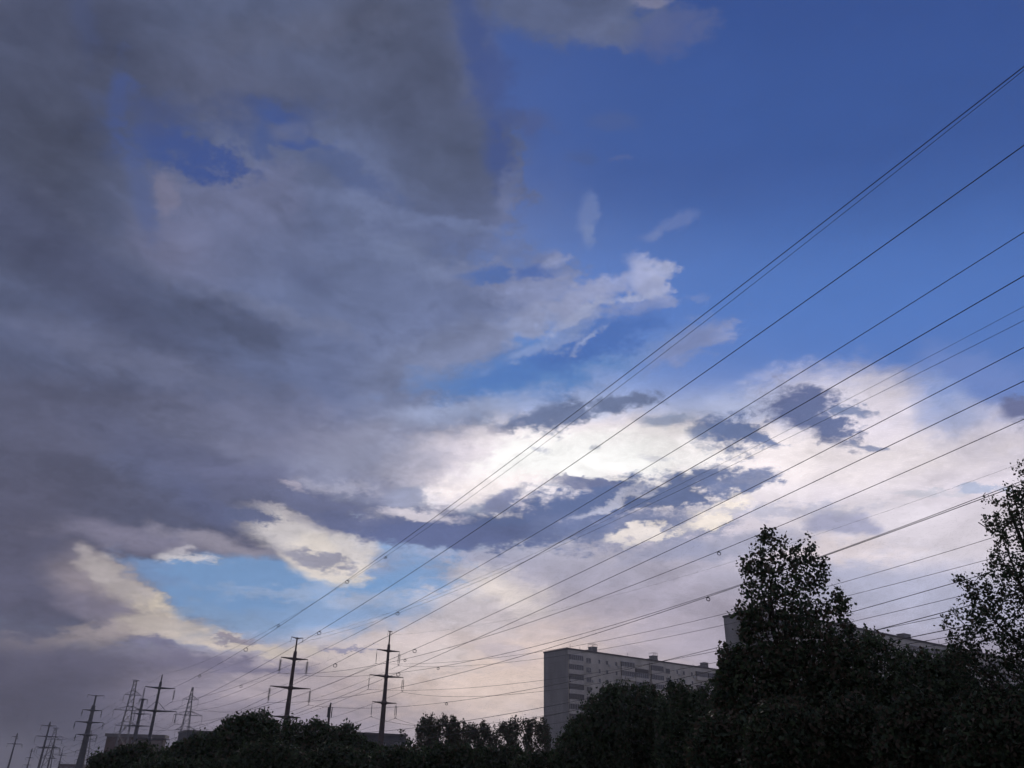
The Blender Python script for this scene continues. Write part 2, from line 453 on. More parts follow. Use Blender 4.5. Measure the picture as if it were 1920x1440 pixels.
LK.new(CUR, vm.inputs[0]); put(vm.inputs['Scale'], sm)
CUR = vm.outputs[0]
side = nd('ShaderNodeMapRange', interpolation_type='SMOOTHSTEP')   # beyond ~45 deg to either side
put(side.inputs[0], mth('ABSOLUTE', az)); side.inputs[1].default_value = 42; side.inputs[2].default_value = 60
zen = nd('ShaderNodeMapRange', interpolation_type='SMOOTHSTEP')
put(zen.inputs[0], el); zen.inputs[1].default_value = 56; zen.inputs[2].default_value = 68
outside = mth('MAXIMUM', side.outputs[0], zen.outputs[0])
dk = nd('ShaderNodeMapRange', interpolation_type='SMOOTHSTEP')
put(dk.inputs[0], deckn.outputs['Fac']); dk.inputs[1].default_value = 0.38; dk.inputs[2].default_value = 0.56
rest = mixc(dk.outputs[0], col10((104, 122, 168)), col10((160, 154, 164)))
CUR = mixc(outside, CUR, rest)
LK.new(CUR, bg.inputs['Color'])
world.cycles.sampling_method = 'MANUAL'
world.cycles.sample_map_resolution = 512

# ------------------------------------------------------------------ helpers
rnd = random.Random(11)
SC.cycles.use_adaptive_sampling = True
SC.cycles.adaptive_threshold = 0.03
SC.cycles.adaptive_min_samples = 8
SC.cycles.max_bounces = 4
SC.cycles.diffuse_bounces = 2
SC.cycles.transparent_max_bounces = 4


def unit(v):
    v = np.asarray(v, float)
    return v / np.linalg.norm(v)


class MB:
    """collects boxes, tubes and lathes into ONE mesh"""

    def __init__(self):
        self.v, self.f, self.n = [], [], 0

    def add(self, vs, fs):
        self.v.extend([tuple(p) for p in vs])
        self.f.extend([tuple(i + self.n for i in f) for f in fs])
        self.n += len(vs)

    def tube(self, pts, rad, seg=8, cap=True):
        pts = [np.asarray(p, float) for p in pts]
        if not hasattr(rad, '__len__'):
            rad = [rad] * len(pts)
        vs, fs = [], []
        prev = None
        for i, p in enumerate(pts):
            t = unit(pts[min(i + 1, len(pts) - 1)] - pts[max(i - 1, 0)])
            a = np.cross(t, (0, 0, 1)) if abs(t[2]) < 0.95 else np.cross(t, (1, 0, 0))
            if prev is not None:
                a = prev - t * (prev @ t)
            a = unit(a); prev = a
            b = np.cross(t, a)
            for k in range(seg):
                w = 2 * math.pi * (k + 0.5) / seg
                vs.append(p + rad[i] * (math.cos(w) * a + math.sin(w) * b))
        for i in range(len(pts) - 1):
            for k in range(seg):
                q, r = i * seg + k, i * seg + (k + 1) % seg
                fs.append((q, r, r + seg, q + seg))
        if cap:
            fs.append(tuple(range(seg))[::-1])
            fs.append(tuple(range((len(pts) - 1) * seg, len(pts) * seg)))
        self.add(vs, fs)
        return self

    def box(self, o, ex, ey, ez):
        """box from corner o along three edge vectors"""
        o, ex, ey, ez = [np.asarray(q, float) for q in (o, ex, ey, ez)]
        vs = [o + a * ex + b * ey + c * ez for c in (0, 1) for b in (0, 1) for a in (0, 1)]
        self.add(vs, [(0, 2, 3, 1), (4, 5, 7, 6), (0, 1, 5, 4), (2, 6, 7, 3), (0, 4, 6, 2), (1, 3, 7, 5)])
        return self

    def ring(self, c, a, b, R, r, n=14, m=5):
        c, a, b = np.asarray(c, float), unit(a), unit(b)
        w = np.cross(a, b)
        vs, fs = [], []
        for i in range(n):
            t = 2 * math.pi * i / n
            d = math.cos(t) * a + math.sin(t) * b
            for k in range(m):
                s = 2 * math.pi * k / m
                vs.append(c + d * (R + r * math.cos(s)) + w * r * math.sin(s))
        for i in range(n):
            for k in range(m):
                fs.append((i * m + k, ((i + 1) % n) * m + k, ((i + 1) % n) * m + (k + 1) % m, i * m + (k + 1) % m))
        self.add(vs, fs)
        return self

    def build(self, name, mat, parent=None, loc=None, smooth=False):
        me = bpy.data.meshes.new(name)
        off = np.zeros(3) if loc is None else np.asarray(loc, float)
        me.from_pydata([tuple(np.asarray(p) - off) for p in self.v], [], self.f)
        me.materials.append(mat)
        if smooth:
            me.polygons.foreach_set('use_smooth', [True] * len(me.polygons))
        me.update()
        o = bpy.data.objects.new(name, me)
        COL.objects.link(o)
        if parent is not None:
            o.parent = parent
        elif loc is not None:
            o.location = off
        return o


def tag(o, label=None, cat=None, group=None, kind=None):
    if label: o['label'] = label
    if cat: o['category'] = cat
    if group: o['group'] = group
    if kind: o['kind'] = kind
    return o


def empty(name, loc, label, cat, group=None):
    o = bpy.data.objects.new(name, None)
    o.location = tuple(loc)
    o.empty_display_size = 0.5
    COL.objects.link(o)
    return tag(o, label, cat, group)


def mat(name, c, rough=0.7, metal=0.0, var=0.25, scale=3.0, c2=None, spec=0.3, bump=0.0, transl=0.0):
    """principled material whose colour wanders between c and a darker or second tone"""
    m = bpy.data.materials.new(name)
    m.use_nodes = True
    t = m.node_tree
    b = t.nodes['Principled BSDF']
    b.inputs['Roughness'].default_value = rough
    b.inputs['Metallic'].default_value = metal
    b.inputs['Specular IOR Level'].default_value = spec
    tcn = t.nodes.new('ShaderNodeTexCoord')
    no = t.nodes.new('ShaderNodeTexNoise')
    no.inputs['Scale'].default_value = scale
    no.inputs['Detail'].default_value = 5
    no.inputs['Roughness'].default_value = 0.6
    t.links.new(tcn.outputs['Object'], no.inputs['Vector'])
    rp = t.nodes.new('ShaderNodeValToRGB')
    rp.color_ramp.elements[0].position = 0.3
    rp.color_ramp.elements[1].position = 0.7
    c2 = c2 or tuple(v * (1 - var) for v in c)
    rp.color_ramp.elements[0].color = (*c2, 1)
    rp.color_ramp.elements[1].color = (*c, 1)
    t.links.new(no.outputs['Fac'], rp.inputs[0])
    t.links.new(rp.outputs[0], b.inputs['Base Color'])
    if bump:
        bp = t.nodes.new('ShaderNodeBump')
        bp.inputs['Strength'].default_value = bump
        t.links.new(no.outputs['Fac'], bp.inputs['Height'])
        t.links.new(bp.outputs[0], b.inputs['Normal'])
    if transl:
        tr = t.nodes.new('ShaderNodeBsdfTranslucent')
        t.links.new(rp.outputs[0], tr.inputs[0])
        mx = t.nodes.new('ShaderNodeMixShader')
        mx.inputs[0].default_value = transl
        t.links.new(b.outputs[0], mx.inputs[1]); t.links.new(tr.outputs[0], mx.inputs[2])
        t.links.new(mx.outputs[0], t.nodes['Material Output'].inputs[0])
    return m


M_STEEL = mat('weathered_steel', (0.11, 0.11, 0.125), 0.6, 0.5, 0.35, 0.8)
M_RUST = mat('rusty_steel', (0.10, 0.075, 0.075), 0.75, 0.3, 0.4, 0.8)
M_GALV = mat('galvanised_steel', (0.2, 0.2, 0.22), 0.55, 0.5, 0.3, 1.0)
M_GLASSINS = mat('insulator_glass', (0.07, 0.075, 0.08), 0.35, 0.0, 0.3, 4.0, spec=0.5)
M_WIRE = mat('aluminium_cable', (0.075, 0.075, 0.085), 0.7, 0.3, 0.2, 0.4)
M_BARK = mat('bark', (0.055, 0.045, 0.038), 0.9, 0, 0.5, 6.0, bump=0.4)
M_LEAF = [mat('leaf_green', (0.058, 0.088, 0.040), 0.7, 0, 0.45, 0.35, transl=0.18),
          mat('leaf_deep_green', (0.036, 0.060, 0.034), 0.7, 0, 0.45, 0.35, transl=0.15),
          mat('leaf_brownish', (0.085, 0.066, 0.045), 0.7, 0, 0.4, 0.5, transl=0.18)]

# ------------------------------------------------------------------ ground
MG = mat('grass_ground', (0.045, 0.06, 0.03), 0.95, 0, 0.5, 0.05, c2=(0.06, 0.05, 0.035))
g = MB()
N = 40
gx = np.linspace(-1, 1, N + 1)
gx = np.sign(gx) * (np.abs(gx) ** 2.2) * 3000
vs = [(x, y, 0.0) for y in gx for x in gx]
g.add(vs, [(j * (N + 1) + i, j * (N + 1) + i + 1, (j + 1) * (N + 1) + i + 1, (j + 1) * (N + 1) + i) for j in range(N) for i in range(N)])
tag(g.build('ground', MG), kind='structure')

# ------------------------------------------------------------------ power line geometry
PHI = math.radians(-31.0)                                   # bearing of the corridor
CD = np.array([math.sin(PHI), math.cos(PHI), 0.0])          # along the lines
CN = np.array([math.cos(PHI), -math.sin(PHI), 0.0])         # across them, to the right


def z_at(xy, ypx):
    """height over the point xy that is seen at picture row ypx"""
    lo, hi = -5.0, 80.0
    for _ in range(50):
        m_ = (lo + hi) / 2
        if proj((xy[0], xy[1], m_))[1] > ypx: lo = m_
        else: hi = m_
    return (lo + hi) / 2


def arm_reach(p, xpx, across):
    lo, hi = -16.0, 16.0
    for _ in range(50):
        m_ = (lo + hi) / 2
        if proj(p + across * m_)[0] < xpx: lo = m_
        else: hi = m_
    return (lo + hi) / 2


def insulator(mb, top, length, r=0.13, rod=0.45):
    top = np.asarray(top, float)
    z0 = top[2] - rod
    mb.tube([top, top - (0, 0, length)], 0.03, 5)
    n = 16
    L = length - rod - 0.35
    pts, rad = [], []
    for i in range(n):
        z = z0 - L * i / n
        pts += [(top[0], top[1], z), (top[0], top[1], z - L / n * .35), (top[0], top[1], z - L / n * .5)]
        rad += [0.06, r, 0.07]
    mb.tube(pts, rad, 8)


def torus_local(mb, c, R=0.28):
    mb.ring(c - np.array([0, 0, R]), unit(CN * 0.8 + CD * 0.2), (0.15, 0.1, 0.98), R, 0.035)


ATT = {}          # attachment points by pylon key


def steel_pole(key, name, label, top, dist, arms, r0, r1, M, strings=None, bar=None, braces=(), across=CN, group=None,
               ins=3.3, seg=12, mast=True):
    """many-sided steel pole: arms = [(row px, left tip px, right tip px)]"""
    P = at_dist(top[0], top[1], dist)
    xy = P[:2]
    H = P[2]
    root = empty(name, (xy[0], xy[1], 0), label, 'power pylon', group)
    zs = [z_at(xy, a[0]) for a in arms]
    base = np.array([xy[0], xy[1], 0.0])

    def L(p):
        return np.asarray(p, float) - base
    za = zs[0]
    rr = lambda z: r0 + (r1 - r0) * z / za
    pole = MB()
    zz = [0, za * .33, za * .34, za * .66, za * .67, za + .35]
    pole.tube([(0, 0, z) for z in zz], [rr(0), rr(zz[1]), rr(zz[1]) * .94, rr(zz[3]), rr(zz[3]) * .94, r1], seg)
    pole.build('pole', M, root)
    if mast:
        m_ = MB()
        m_.tube([(0, 0, za + .3), (0, 0, za + .5), (0, 0, za + 1.5), (0, 0, za + 1.7), (0, 0, H)],
                [r1 * 1.25, r1 * 1.25, r1 * 1.1, r1 * .62, r1 * .45], 10)
        m_.build('mast_top', M, root)
    if bar:
        for s, w in ((-1, bar), (1, bar)):
            pass
        b_ = MB()
        b_.tube([-across * bar + (0, 0, H), (0, 0, H - .25), across * bar + (0, 0, H)], [.07, .14, .07], 6)
        for s in (-1, 1):
            e = across * bar * s + np.array([0, 0, H])
            b_.tube([e, e - (0, 0, .7), e - (0, 0, 1.0) + CD * .5], .05, 5)
            ATT[key + ('EL' if s < 0 else 'ER')] = base + e - (0, 0, .9)
        b_.build('earth_wire_bracket', M, root)
    else:
        ATT[key + 'EL'] = ATT[key + 'ER'] = base + (0, 0, H)
    for i, (row, xl, xr) in enumerate(arms):
        p = np.array([xy[0], xy[1], zs[i]])
        tl, tr = arm_reach(p, xl, across), arm_reach(p, xr, across)
        a_ = MB()
        rz = rr(min(zs[i], za))
        for t in (tl, tr):
            s = 1 if t > 0 else -1
            a_.tube([across * s * rz * .8 + (0, 0, zs[i]), across * t * .45 + (0, 0, zs[i] + .05), across * t + (0, 0, zs[i] + .12)],
                    [.30, .19, .085], 6)
        a_.tube([(0, 0, zs[i] - .42), (0, 0, zs[i] - .2), (0, 0, zs[i] + .2), (0, 0, zs[i] + .42)],
                [rz * 1.05, rz * 1.45, rz * 1.45, rz * 1.05], seg)
        if i in braces:
            for t in (tl, tr):
                a_.tube([(0, 0, zs[i] + 2.6), across * t * .5 + (0, 0, zs[i] + .1)], .07, 5)
        a_.build('crossarm', M, root)
        for t, side in ((tl, 'L'), (tr, 'R')):
            tip = across * t + np.array([0, 0, zs[i] + .08])
            st = (strings or {}).get(side, 'single')
            s_ = MB()
            if st == 'single':
                insulator(s_, tip, ins, 0.33)
                end = tip - (0, 0, ins)
            elif st == 'thin':
                insulator(s_, tip, ins, 0.12, .9)
                end = tip - (0, 0, ins)
            elif st == 'double':
                s_.tube([tip, tip - (0, 0, .6)], .04, 5)
                for q in (-.2, .2):
                    insulator(s_, tip + across * q - (0, 0, .6), ins - .9, .15, .1)
                s_.tube([tip - across * .24 - (0, 0, .6), tip + across * .24 - (0, 0, .6)], .05, 5)
                s_.tube([tip - across * .24 - (0, 0, ins - .3), tip + across * .24 - (0, 0, ins - .3)], .05, 5)
                s_.tube([tip - (0, 0, ins - .3), tip - (0, 0, ins)], .04, 5)
                end = tip - (0, 0, ins)
            else:                                # tension strings pulled along the line, slack jumper below
                for s in (-1, 1):
                    s_.tube([tip, tip + CD * s * 1.6 - (0, 0, 1.3)], .09, 6)
                s_.tube([tip + CD * s * q * 1.6 - (0, 0, 1.3 + 1.0 * (1 - q * q)) for q in (-1, -.6, 0, .6, 1)], .05, 5)
                end = tip - CD * 1.6 - (0, 0, 1.3)
            if st in ('single', 'thin', 'double'):
                s_.tube([end - CD * .7 - (0, 0, .04), end + (0, 0, .05), end + CD * .7 - (0, 0, .04)], .06, 5)
            s_.build('insulator_string', M_GLASSINS, root)
            ATT[key + 'UML'[min(i, 2)] + side] = base + end
    return root


def lattice_tower(key, name, label, top, dist, arms, w0, w1, bar=1.0, across=CN, group=None, thick=.15, ins=3.2, strings=True):
    P = at_dist(top[0], top[1], dist)
    xy, H = P[:2], P[2]
    base = np.array([xy[0], xy[1], 0.0])
    root = empty(name, base, label, 'lattice pylon', group)
    al = CD
    b = MB()
    lv = [0.0]
    z = 0.0
    while z < H - 1.0:
        w = w0 + (w1 - w0) * z / H
        z = min(H, z + max(1.5, w * 1.25))
        lv.append(z)
    lv[-1] = H

    def cor(z, i):
        w = (w0 + (w1 - w0) * z / H) / 2
        s = ((-1, -1), (1, -1), (1, 1), (-1, 1))[i % 4]
        return across * s[0] * w + al * s[1] * w + np.array([0, 0, z])
    for i in range(4):
        b.tube([cor(0, i), cor(H, i)], [thick * 1.3, thick * .9], 4)
        for a_, c_ in zip(lv[:-1], lv[1:]):
            b.tube([cor(a_, i), cor(c_, i + 1)], thick * .5, 3, False)
            b.tube([cor(a_, i + 1), cor(c_, i)], thick * .5, 3, False)
    b.build('lattice_body', M_GALV, root)
    e = MB()
    e.tube([-across * bar + (0, 0, H), across * bar + (0, 0, H)], thick * .9, 5)
    e.tube([-across * bar + (0, 0, H), -across * w1 * .5 + (0, 0, H - 1.0)], thick * .6, 4)
    e.tube([across * bar + (0, 0, H), across * w1 * .5 + (0, 0, H - 1.0)], thick * .6, 4)
    e.build('earth_wire_bracket', M_GALV, root)
    ATT[key + 'EL'] = base - across * bar + (0, 0, H); ATT[key + 'ER'] = base + across * bar + (0, 0, H)
    for i, (row, xl, xr) in enumerate(arms):
        zz = z_at(xy, row)
        p = np.array([xy[0], xy[1], zz])
        a_ = MB()
        wz = (w0 + (w1 - w0) * zz / H) / 2 + .02
        for q in (-1, 1):
            for dz_ in (0, 1.7):
                a_.tube([-across * wz + al * q * wz + (0, 0, zz + dz_), across * wz + al * q * wz + (0, 0, zz + dz_)], thick * .6, 4)
            a_.tube([across * wz * q - al * wz + (0, 0, zz), across * wz * q + al * wz + (0, 0, zz)], thick * .6, 4)
        for xpx, side in ((xl, 'L'), (xr, 'R')):
            t = arm_reach(p, xpx, across)
            s = 1 if t > 0 else -1
            w = (w0 + (w1 - w0) * zz / H) / 2
            tip = across * t + np.array([0, 0, zz])
            for q in (-1, 1):
                a_.tube([across * s * w + al * q * w + (0, 0, zz), tip], thick * .8, 4)
            for q in (-1, 1):
                a_.tube([across * s * w + al * q * w + (0, 0, zz + 1.7), tip], thick * .6, 4)
            mid = across * (s * w + t) * .5
            a_.tube([mid + (0, 0, zz), across * s * (w) + (0, 0, zz + 1.7)], thick * .45, 3)
            a_.tube([mid + (0, 0, zz), mid + (0, 0, zz + .85)], thick * .45, 3)
            if strings:
                s_ = MB()
                insulator(s_, tip, ins, .15)
                s_.build('insulator_string', M_GLASSINS, root)
            ATT[key + 'UML'[min(i, 2)] + side] = base + tip - (0, 0, ins)
        a_.build('crossarm', M_GALV, root)
    return root


G_P = 'steel pole pylons of the power line'
steel_pole('A', 'steel_pole_pylon', 'left of the two large steel poles, its foot hidden behind the dark trees',
           (557.5, 1195), 189, [(1235.5, 527, 577), (1290, 506.5, 582), (1345, 508, 563)], .78, .33, M_RUST, bar=1.3, group=G_P, ins=3.25)
steel_pole('B', 'steel_pole_pylon', 'right of the two large steel poles, all three crossarms clear, left of the poplars',
           (731.5, 1183), 214, [(1220.5, 707, 749), (1268.5, 693, 756), (1318, 698, 743)], .95, .31, M_RUST, bar=.55, group=G_P,
           strings={'L': 'thin', 'R': 'double'}, ins=3.4)
steel_pole('D', 'steel_pole_pylon', 'slim black pole pylon with diagonal struts over its middle crossarm, before the brick tower',
           (304.5, 1265), 250, [(1290, 272, 328), (1333, 254, 331), (1386, 258, 318)], .62, .30, M_STEEL, braces=(1,), group=G_P, ins=3.2)
steel_pole('F', 'anchor_pole_pylon', 'thick grey pole pylon left of the brick tower, its foot cut off by the frame',
           (180.5, 1303.5), 330, [(1332, 155, 191), (1354.5, 141, 194), (1378, 142, 182)], 1.5, .55, M_STEEL, bar=2.6, group='anchor pole pylons',
           strings={'L': 'tension', 'R': 'tension'}, mast=True)
steel_pole('G', 'anchor_pole_pylon', 'grey pole pylon between the left lattice pylon and the slim black strutted pole',
           (268.5, 1309), 390, [(1311.5, 262, 277), (1338.5, 247, 283), (1361, 235, 284)], 1.3, .5, M_STEEL, group='anchor pole pylons',
           strings={'L': 'tension', 'R': 'tension'}, mast=False)
lattice_tower('L', 'lattice_pylon', 'left of the two open lattice pylons, its foot in front of the reddish brick tower', (254.5, 1275), 430,
              [(1303, 233, 265), (1332, 213.5, 271), (1361, 216.5, 257)], 6.2, 1.1, 1.5, group='lattice pylons')
lattice_tower('K', 'lattice_pylon', 'right of the two open lattice pylons, rising behind the grey block beside the dark trees', (361.5, 1289), 430,
              [(1311.5, 343, 372.5), (1341, 326, 379.5), (1369, 329, 369)], 6.4, .6, .3, group='lattice pylons')
# the far end of the corridor
steel_pole('H', 'distant_pole_pylon', 'tallest distant pole pylon at the far left with a thin spire above three crossarms', (94.5, 1353), 520,
           [(1361, 77.5, 106), (1381, 67, 118), (1401.5, 66.5, 113)], .8, .38, M_STEEL, group='distant pylons of the corridor', ins=3, seg=6)
steel_pole('I', 'distant_pole_pylon', 'leftmost distant pole pylon, close to the left edge of the picture', (33, 1374), 640,
           [(1381.5, 22, 33.5), (1395, 14, 42)], .8, .36, M_STEEL, group='distant pylons of the corridor', ins=2, seg=6)
steel_pole('J', 'distant_pole_pylon', 'small distant pole pylon right of the distant lattice pylon, beside the thick anchor pole', (119, 1400), 760,
           [(1416, 98, 124), (1429, 108, 118)], .8, .36, M_STEEL, group='distant pylons of the corridor', ins=2, seg=6)
steel_pole('N', 'distant_pole_pylon', 'small distant pole pylon between the leftmost one and the one with the spire', (60.5, 1403), 800,
           [(1408.5, 57, 64), (1421, 48, 63), (1434.5, 43, 58)], .8, .36, M_STEEL, group='distant pylons of the corridor', ins=2, seg=6)
steel_pole('O', 'distant_pole_pylon', 'distant steel pole with a bare top, directly right of the pole with spire', (104, 1380), 600,
           [(1402, 98, 112), (1422, 92, 106)], .7, .36, M_STEEL, group='distant pylons of the corridor', ins=2, seg=6, mast=True)
lattice_tower('Q', 'distant_lattice_pylon', 'distant lattice pylon just right of the pole with the spire', (105, 1365), 640,
              [(1387, 84, 116), (1404, 70, 114), (1422, 78, 103)], 6.5, 1.2, 1.8, group='distant lattice pylons', thick=.17)
lattice_tower('R', 'distant_lattice_pylon', 'distant lattice pylon half hidden behind the thick grey anchor pole', (170.5, 1370), 640,
              [(1390, 152, 179), (1408, 142, 179), (1425, 141, 168)], 6.5, .9, .8, group='distant lattice pylons', thick=.17)

# ------------------------------------------------------------------ wires
WN = [0]


def wire_mesh(pts, r):
    return MB().tube(pts, r, 6)


def near_wire(label, att, px, r, rings=(), beyond=45.0, bright=False, thin=False):
    """conductor that hangs in the vertical plane through its insulator along the corridor; its sag is read off px"""
    a = np.asarray(ATT[att], float)
    o = CN @ (a - CAM)
    s, z, w = [CD @ a], [a[2]], [60.0]
    for x, y in px:
        d = ray(x, y)
        k = o / (CN @ d)
        q = CAM + d * k
        s.append(CD @ q); z.append(q[2]); w.append(1.0 / max(np.linalg.norm(q - CAM), 5) * 40)
    co = np.polyfit(s, z, 2 if len(px) < 5 else 3, w=w)
    s0, s1 = s[0], min(s) - beyond
    z1 = np.polyval(co, min(s)); dz1 = np.polyval(np.polyder(co), min(s))
    pts = []
    for i in range(61):
        t = i / 60.0
        sv = s0 + (s1 - s0) * t
        zv = np.polyval(co, sv) if sv >= min(s) else z1 + dz1 * (sv - min(s))
        p = CD * (sv - CD @ CAM) + CN * o
        pts.append(np.array([p[0] + 0, p[1] + 0, zv]))
    org = pts[0].copy()
    ob = wire_mesh([p - org for p in pts], r).build('earth_wire' if thin else 'power_wire', M_WIRE, None, smooth=True)
    ob.location = tuple(org)
    tag(ob, label, 'power wire', 'earth wires' if thin else 'wires crossing the sky')
    for rx in rings:
        best = min(range(len(pts) * 8), key=lambda j: abs(proj(lerp(pts, j / 8.0))[0] - rx))
        c = lerp(pts, best / 8.0)
        rg = MB()
        dist = np.linalg.norm(c - CAM)
        R = (3.5 if rx > 1200 else 2.1 if rx in (760, 822, 837, 723, 523, 452, 375) else 3.0) / FPX * dist
        rg.ring(-np.array([0, 0, R + r]), unit(CN * 0.9 - CD * .25), (0.05, 0.25, 0.97), R, 0.028 + dist * .0001)
        rg.tube([(0, 0, r), (0, 0, -.12)], .07, 5)
        ro = rg.build('damper_loop', M_WIRE, ob)
        ro.location = tuple(c - org)
    return ob


def lerp(pts, u):
    i = min(int(u), len(pts) - 2)
    f = min(u - i, 1.0)
    return pts[i] * (1 - f) + pts[i + 1] * f


# the line nearest the camera, ending at the slim black pole
near_wire('highest thick wire on the right edge, a thin wire running close beneath it', 'DUL',
          [(375, 1263), (461, 1214), (560, 1151), (650, 1090), (860, 937), (1098, 760), (1434, 497), (1646, 340), (1920, 125.5)], .026, (461, 651, 375))
near_wire('thin earth wire just below the highest thick wire on the right', 'DER',
          [(467, 1202), (520, 1170), (598, 1124), (723, 1045), (860, 948), (1115, 760), (1658, 340), (1920, 131)], .017, (723, 523), thin=True)
near_wire('second thick wire down on the right edge, alone on open blue', 'DML',
          [(365, 1311), (480, 1254), (599, 1185), (882, 1000), (1180, 796), (1600, 501), (1743, 400), (1920, 272)], .026, (599,))
near_wire('third thick wire down on the right edge, passing over the small oval dark cloud', 'DUR',
          [(390, 1302), (452, 1281), (559, 1245), (640, 1202), (747, 1146), (880, 1072), (1004, 1000), (1200, 883), (1404, 760), (1600, 638), (1920, 435)], .026, (747, 452))
near_wire('fourth thick wire down on the right edge, crossing the large round dark cloud', 'DLL',
          [(480, 1316), (540, 1288), (630, 1245), (715, 1200), (880, 1111), (1078, 1000), (1200, 931), (1502, 760), (1600, 703), (1920, 517)], .026, (630,))
near_wire('fifth thick wire down on the right edge, first below the pair of thin wires', 'DMR',
          [(460, 1334), (525, 1314), (640, 1276), (704, 1248), (777, 1218), (860, 1180), (1180, 1028), (1237, 1000), (1520, 859), (1600, 818), (1920, 651)], .026, (777,))
near_wire('sixth thick wire down on the right edge, next above the cloud at that edge', 'DLR',
          [(545, 1342), (600, 1320), (660, 1298), (763, 1257), (860, 1210), (1180, 1066), (1322, 1000), (1520, 907), (1600, 869), (1920, 714)], .026, (746,))
# line of the left large pole
near_wire('upper thin wire of the pair from the top of the left large pole', 'AEL',
          [(745, 1145), (880, 1090), (970, 1052), (1200, 945), (1320, 884), (1520, 786), (1600, 745), (1798, 640), (1920, 573)], .014, thin=True)
near_wire('lower thin wire of the pair from the top of the left large pole', 'AER',
          [(754, 1147), (880, 1097), (1010, 1042), (1200, 954), (1320, 896), (1520, 801), (1600, 763), (1842, 640), (1920, 600)], .018, thin=True)
near_wire('wire from the upper left insulator of the left large pole towards the right edge', 'AUL',
          [(640, 1258), (701, 1248), (760, 1236), (860, 1208), (1180, 1099), (1345, 1034), (1520, 963), (1600, 928), (1755, 860), (1920, 785)], .026, (1345, 760))
near_wire('wire from the upper right insulator of the left large pole towards the right edge', 'AUR',
          [(640, 1270), (688, 1267), (745, 1261), (822, 1251), (885, 1238), (1180, 1162), (1400, 1094), (1600, 1020.5), (1895, 910)], .026, (822,))
near_wire('wire from the middle left insulator of the left large pole towards the right edge', 'AML',
          [(580, 1316), (640, 1308), (720, 1294), (820, 1273), (943, 1240), (1180, 1168), (1327, 1119), (1600, 1023.5), (1895, 915)], .026, (1327,))
near_wire('wire from the middle right insulator of the left large pole towards the right edge', 'AMR',
          [(640, 1327), (760, 1325), (837, 1317), (1020, 1287), (1250, 1237), (1350, 1214), (1600, 1147), (1784, 1094)], .026, (837,))
near_wire('wire from the lower left insulator of the left large pole over the poplars', 'ALL',
          [(722, 1370), (880, 1351), (1020, 1326), (1250, 1278), (1650, 1178), (1767, 1150)], .026)
near_wire('lowest wire passing over the poplars, from the left large pole', 'ALR',
          [(760, 1386), (880, 1374), (1020, 1345), (1250, 1292), (1726, 1190), (1787, 1180)], .03)
# line of the right large pole
near_wire('very faint thin wire from the tip of the right large pole', 'BER',
          [(850, 1181), (1100, 1128), (1200, 1103), (1380, 1052), (1520, 1007), (1600, 980), (1920, 866)], .011, thin=True)
near_wire('wire from the upper left insulator of the right large pole', 'BUL',
          [(792, 1245), (860, 1240), (1060, 1214), (1200, 1187), (1350, 1153), (1600, 1087), (1870, 1005)], .026)
near_wire('wire from the upper right insulator of the right large pole', 'BUR',
          [(830, 1253), (1020, 1233), (1125, 1217), (1200, 1204), (1352, 1172), (1600, 1118), (1850, 1048)], .026)
near_wire('wire from the middle left insulator of the right large pole to the gable', 'BML',
          [(792, 1296), (1020, 1274), (1250, 1238), (1345, 1219), (1600, 1170), (1770, 1122)], .026)
near_wire('wire from the middle right insulator of the right large pole to the gable', 'BMR',
          [(850, 1305), (1020, 1297), (1200, 1268), (1600, 1190), (1760, 1158)], .03)
near_wire('wire from the lower left insulator of the right large pole, dipping behind the poplar tops', 'BLL',
          [(782, 1353), (880, 1358), (1020, 1352), (1350, 1270), (1750, 1201)], .03)
near_wire('wire from the lower right insulator of the right large pole, dipping to the poplar tops', 'BLR',
          [(782, 1356), (822, 1360), (1000, 1370), (1350, 1290), (1750, 1212)], .03)


def span(a, b, sag, r, label, thin=False):
    a, b = np.asarray(ATT[a], float), np.asarray(ATT[b], float)
    pts = []
    for i in range(33):
        t = i / 32.0
        p = a * (1 - t) + b * t
        p = p - np.array([0, 0, 4 * sag * t * (1 - t)])
        pts.append(p - a)
    ob = wire_mesh(pts, r).build('earth_wire' if thin else 'power_wire', M_WIRE, None, smooth=True)
    ob.location = tuple(a)
    return tag(ob, label, 'power wire', 'far spans between the pylons')


WHERE = {'UL': 'upper left', 'UR': 'upper right', 'ML': 'middle left', 'MR': 'middle right', 'LL': 'lower left', 'LR': 'lower right'}
for k, w in WHERE.items():
    span('A' + k, 'L' + k, 5.5, .032, 'faint wire from %s insulator of left large pole to left lattice pylon' % w)
    span('B' + k, 'K' + k, 6.0, .032, 'faint wire from %s insulator of right large pole to right lattice pylon' % w)
    span('D' + k, 'H' + k, 6.5, .036, 'faint wire from %s insulator of slim black pole to far pole with spire' % w)
for k, w in WHERE.items():
    span('L' + k, 'Q' + k, 6.0, .04, 'faint wire from %s insulator of left lattice pylon to distant lattice pylon' % w)
    span('K' + k, 'R' + k, 6.0, .04, 'faint wire from %s insulator of right lattice pylon to half hidden lattice pylon' % w)
span('AEL', 'LEL', 4, .016, 'thin wire from the left large pole top to the left lattice pylon top', True)
span('BER', 'KER', 4, .016, 'thin wire from the right large pole top to the right lattice pylon top', True)
span('DER', 'HER', 4, .02, 'thin wire from the slim black pole top to the far pole with the spire', True)

# ------------------------------------------------------------------ buildings


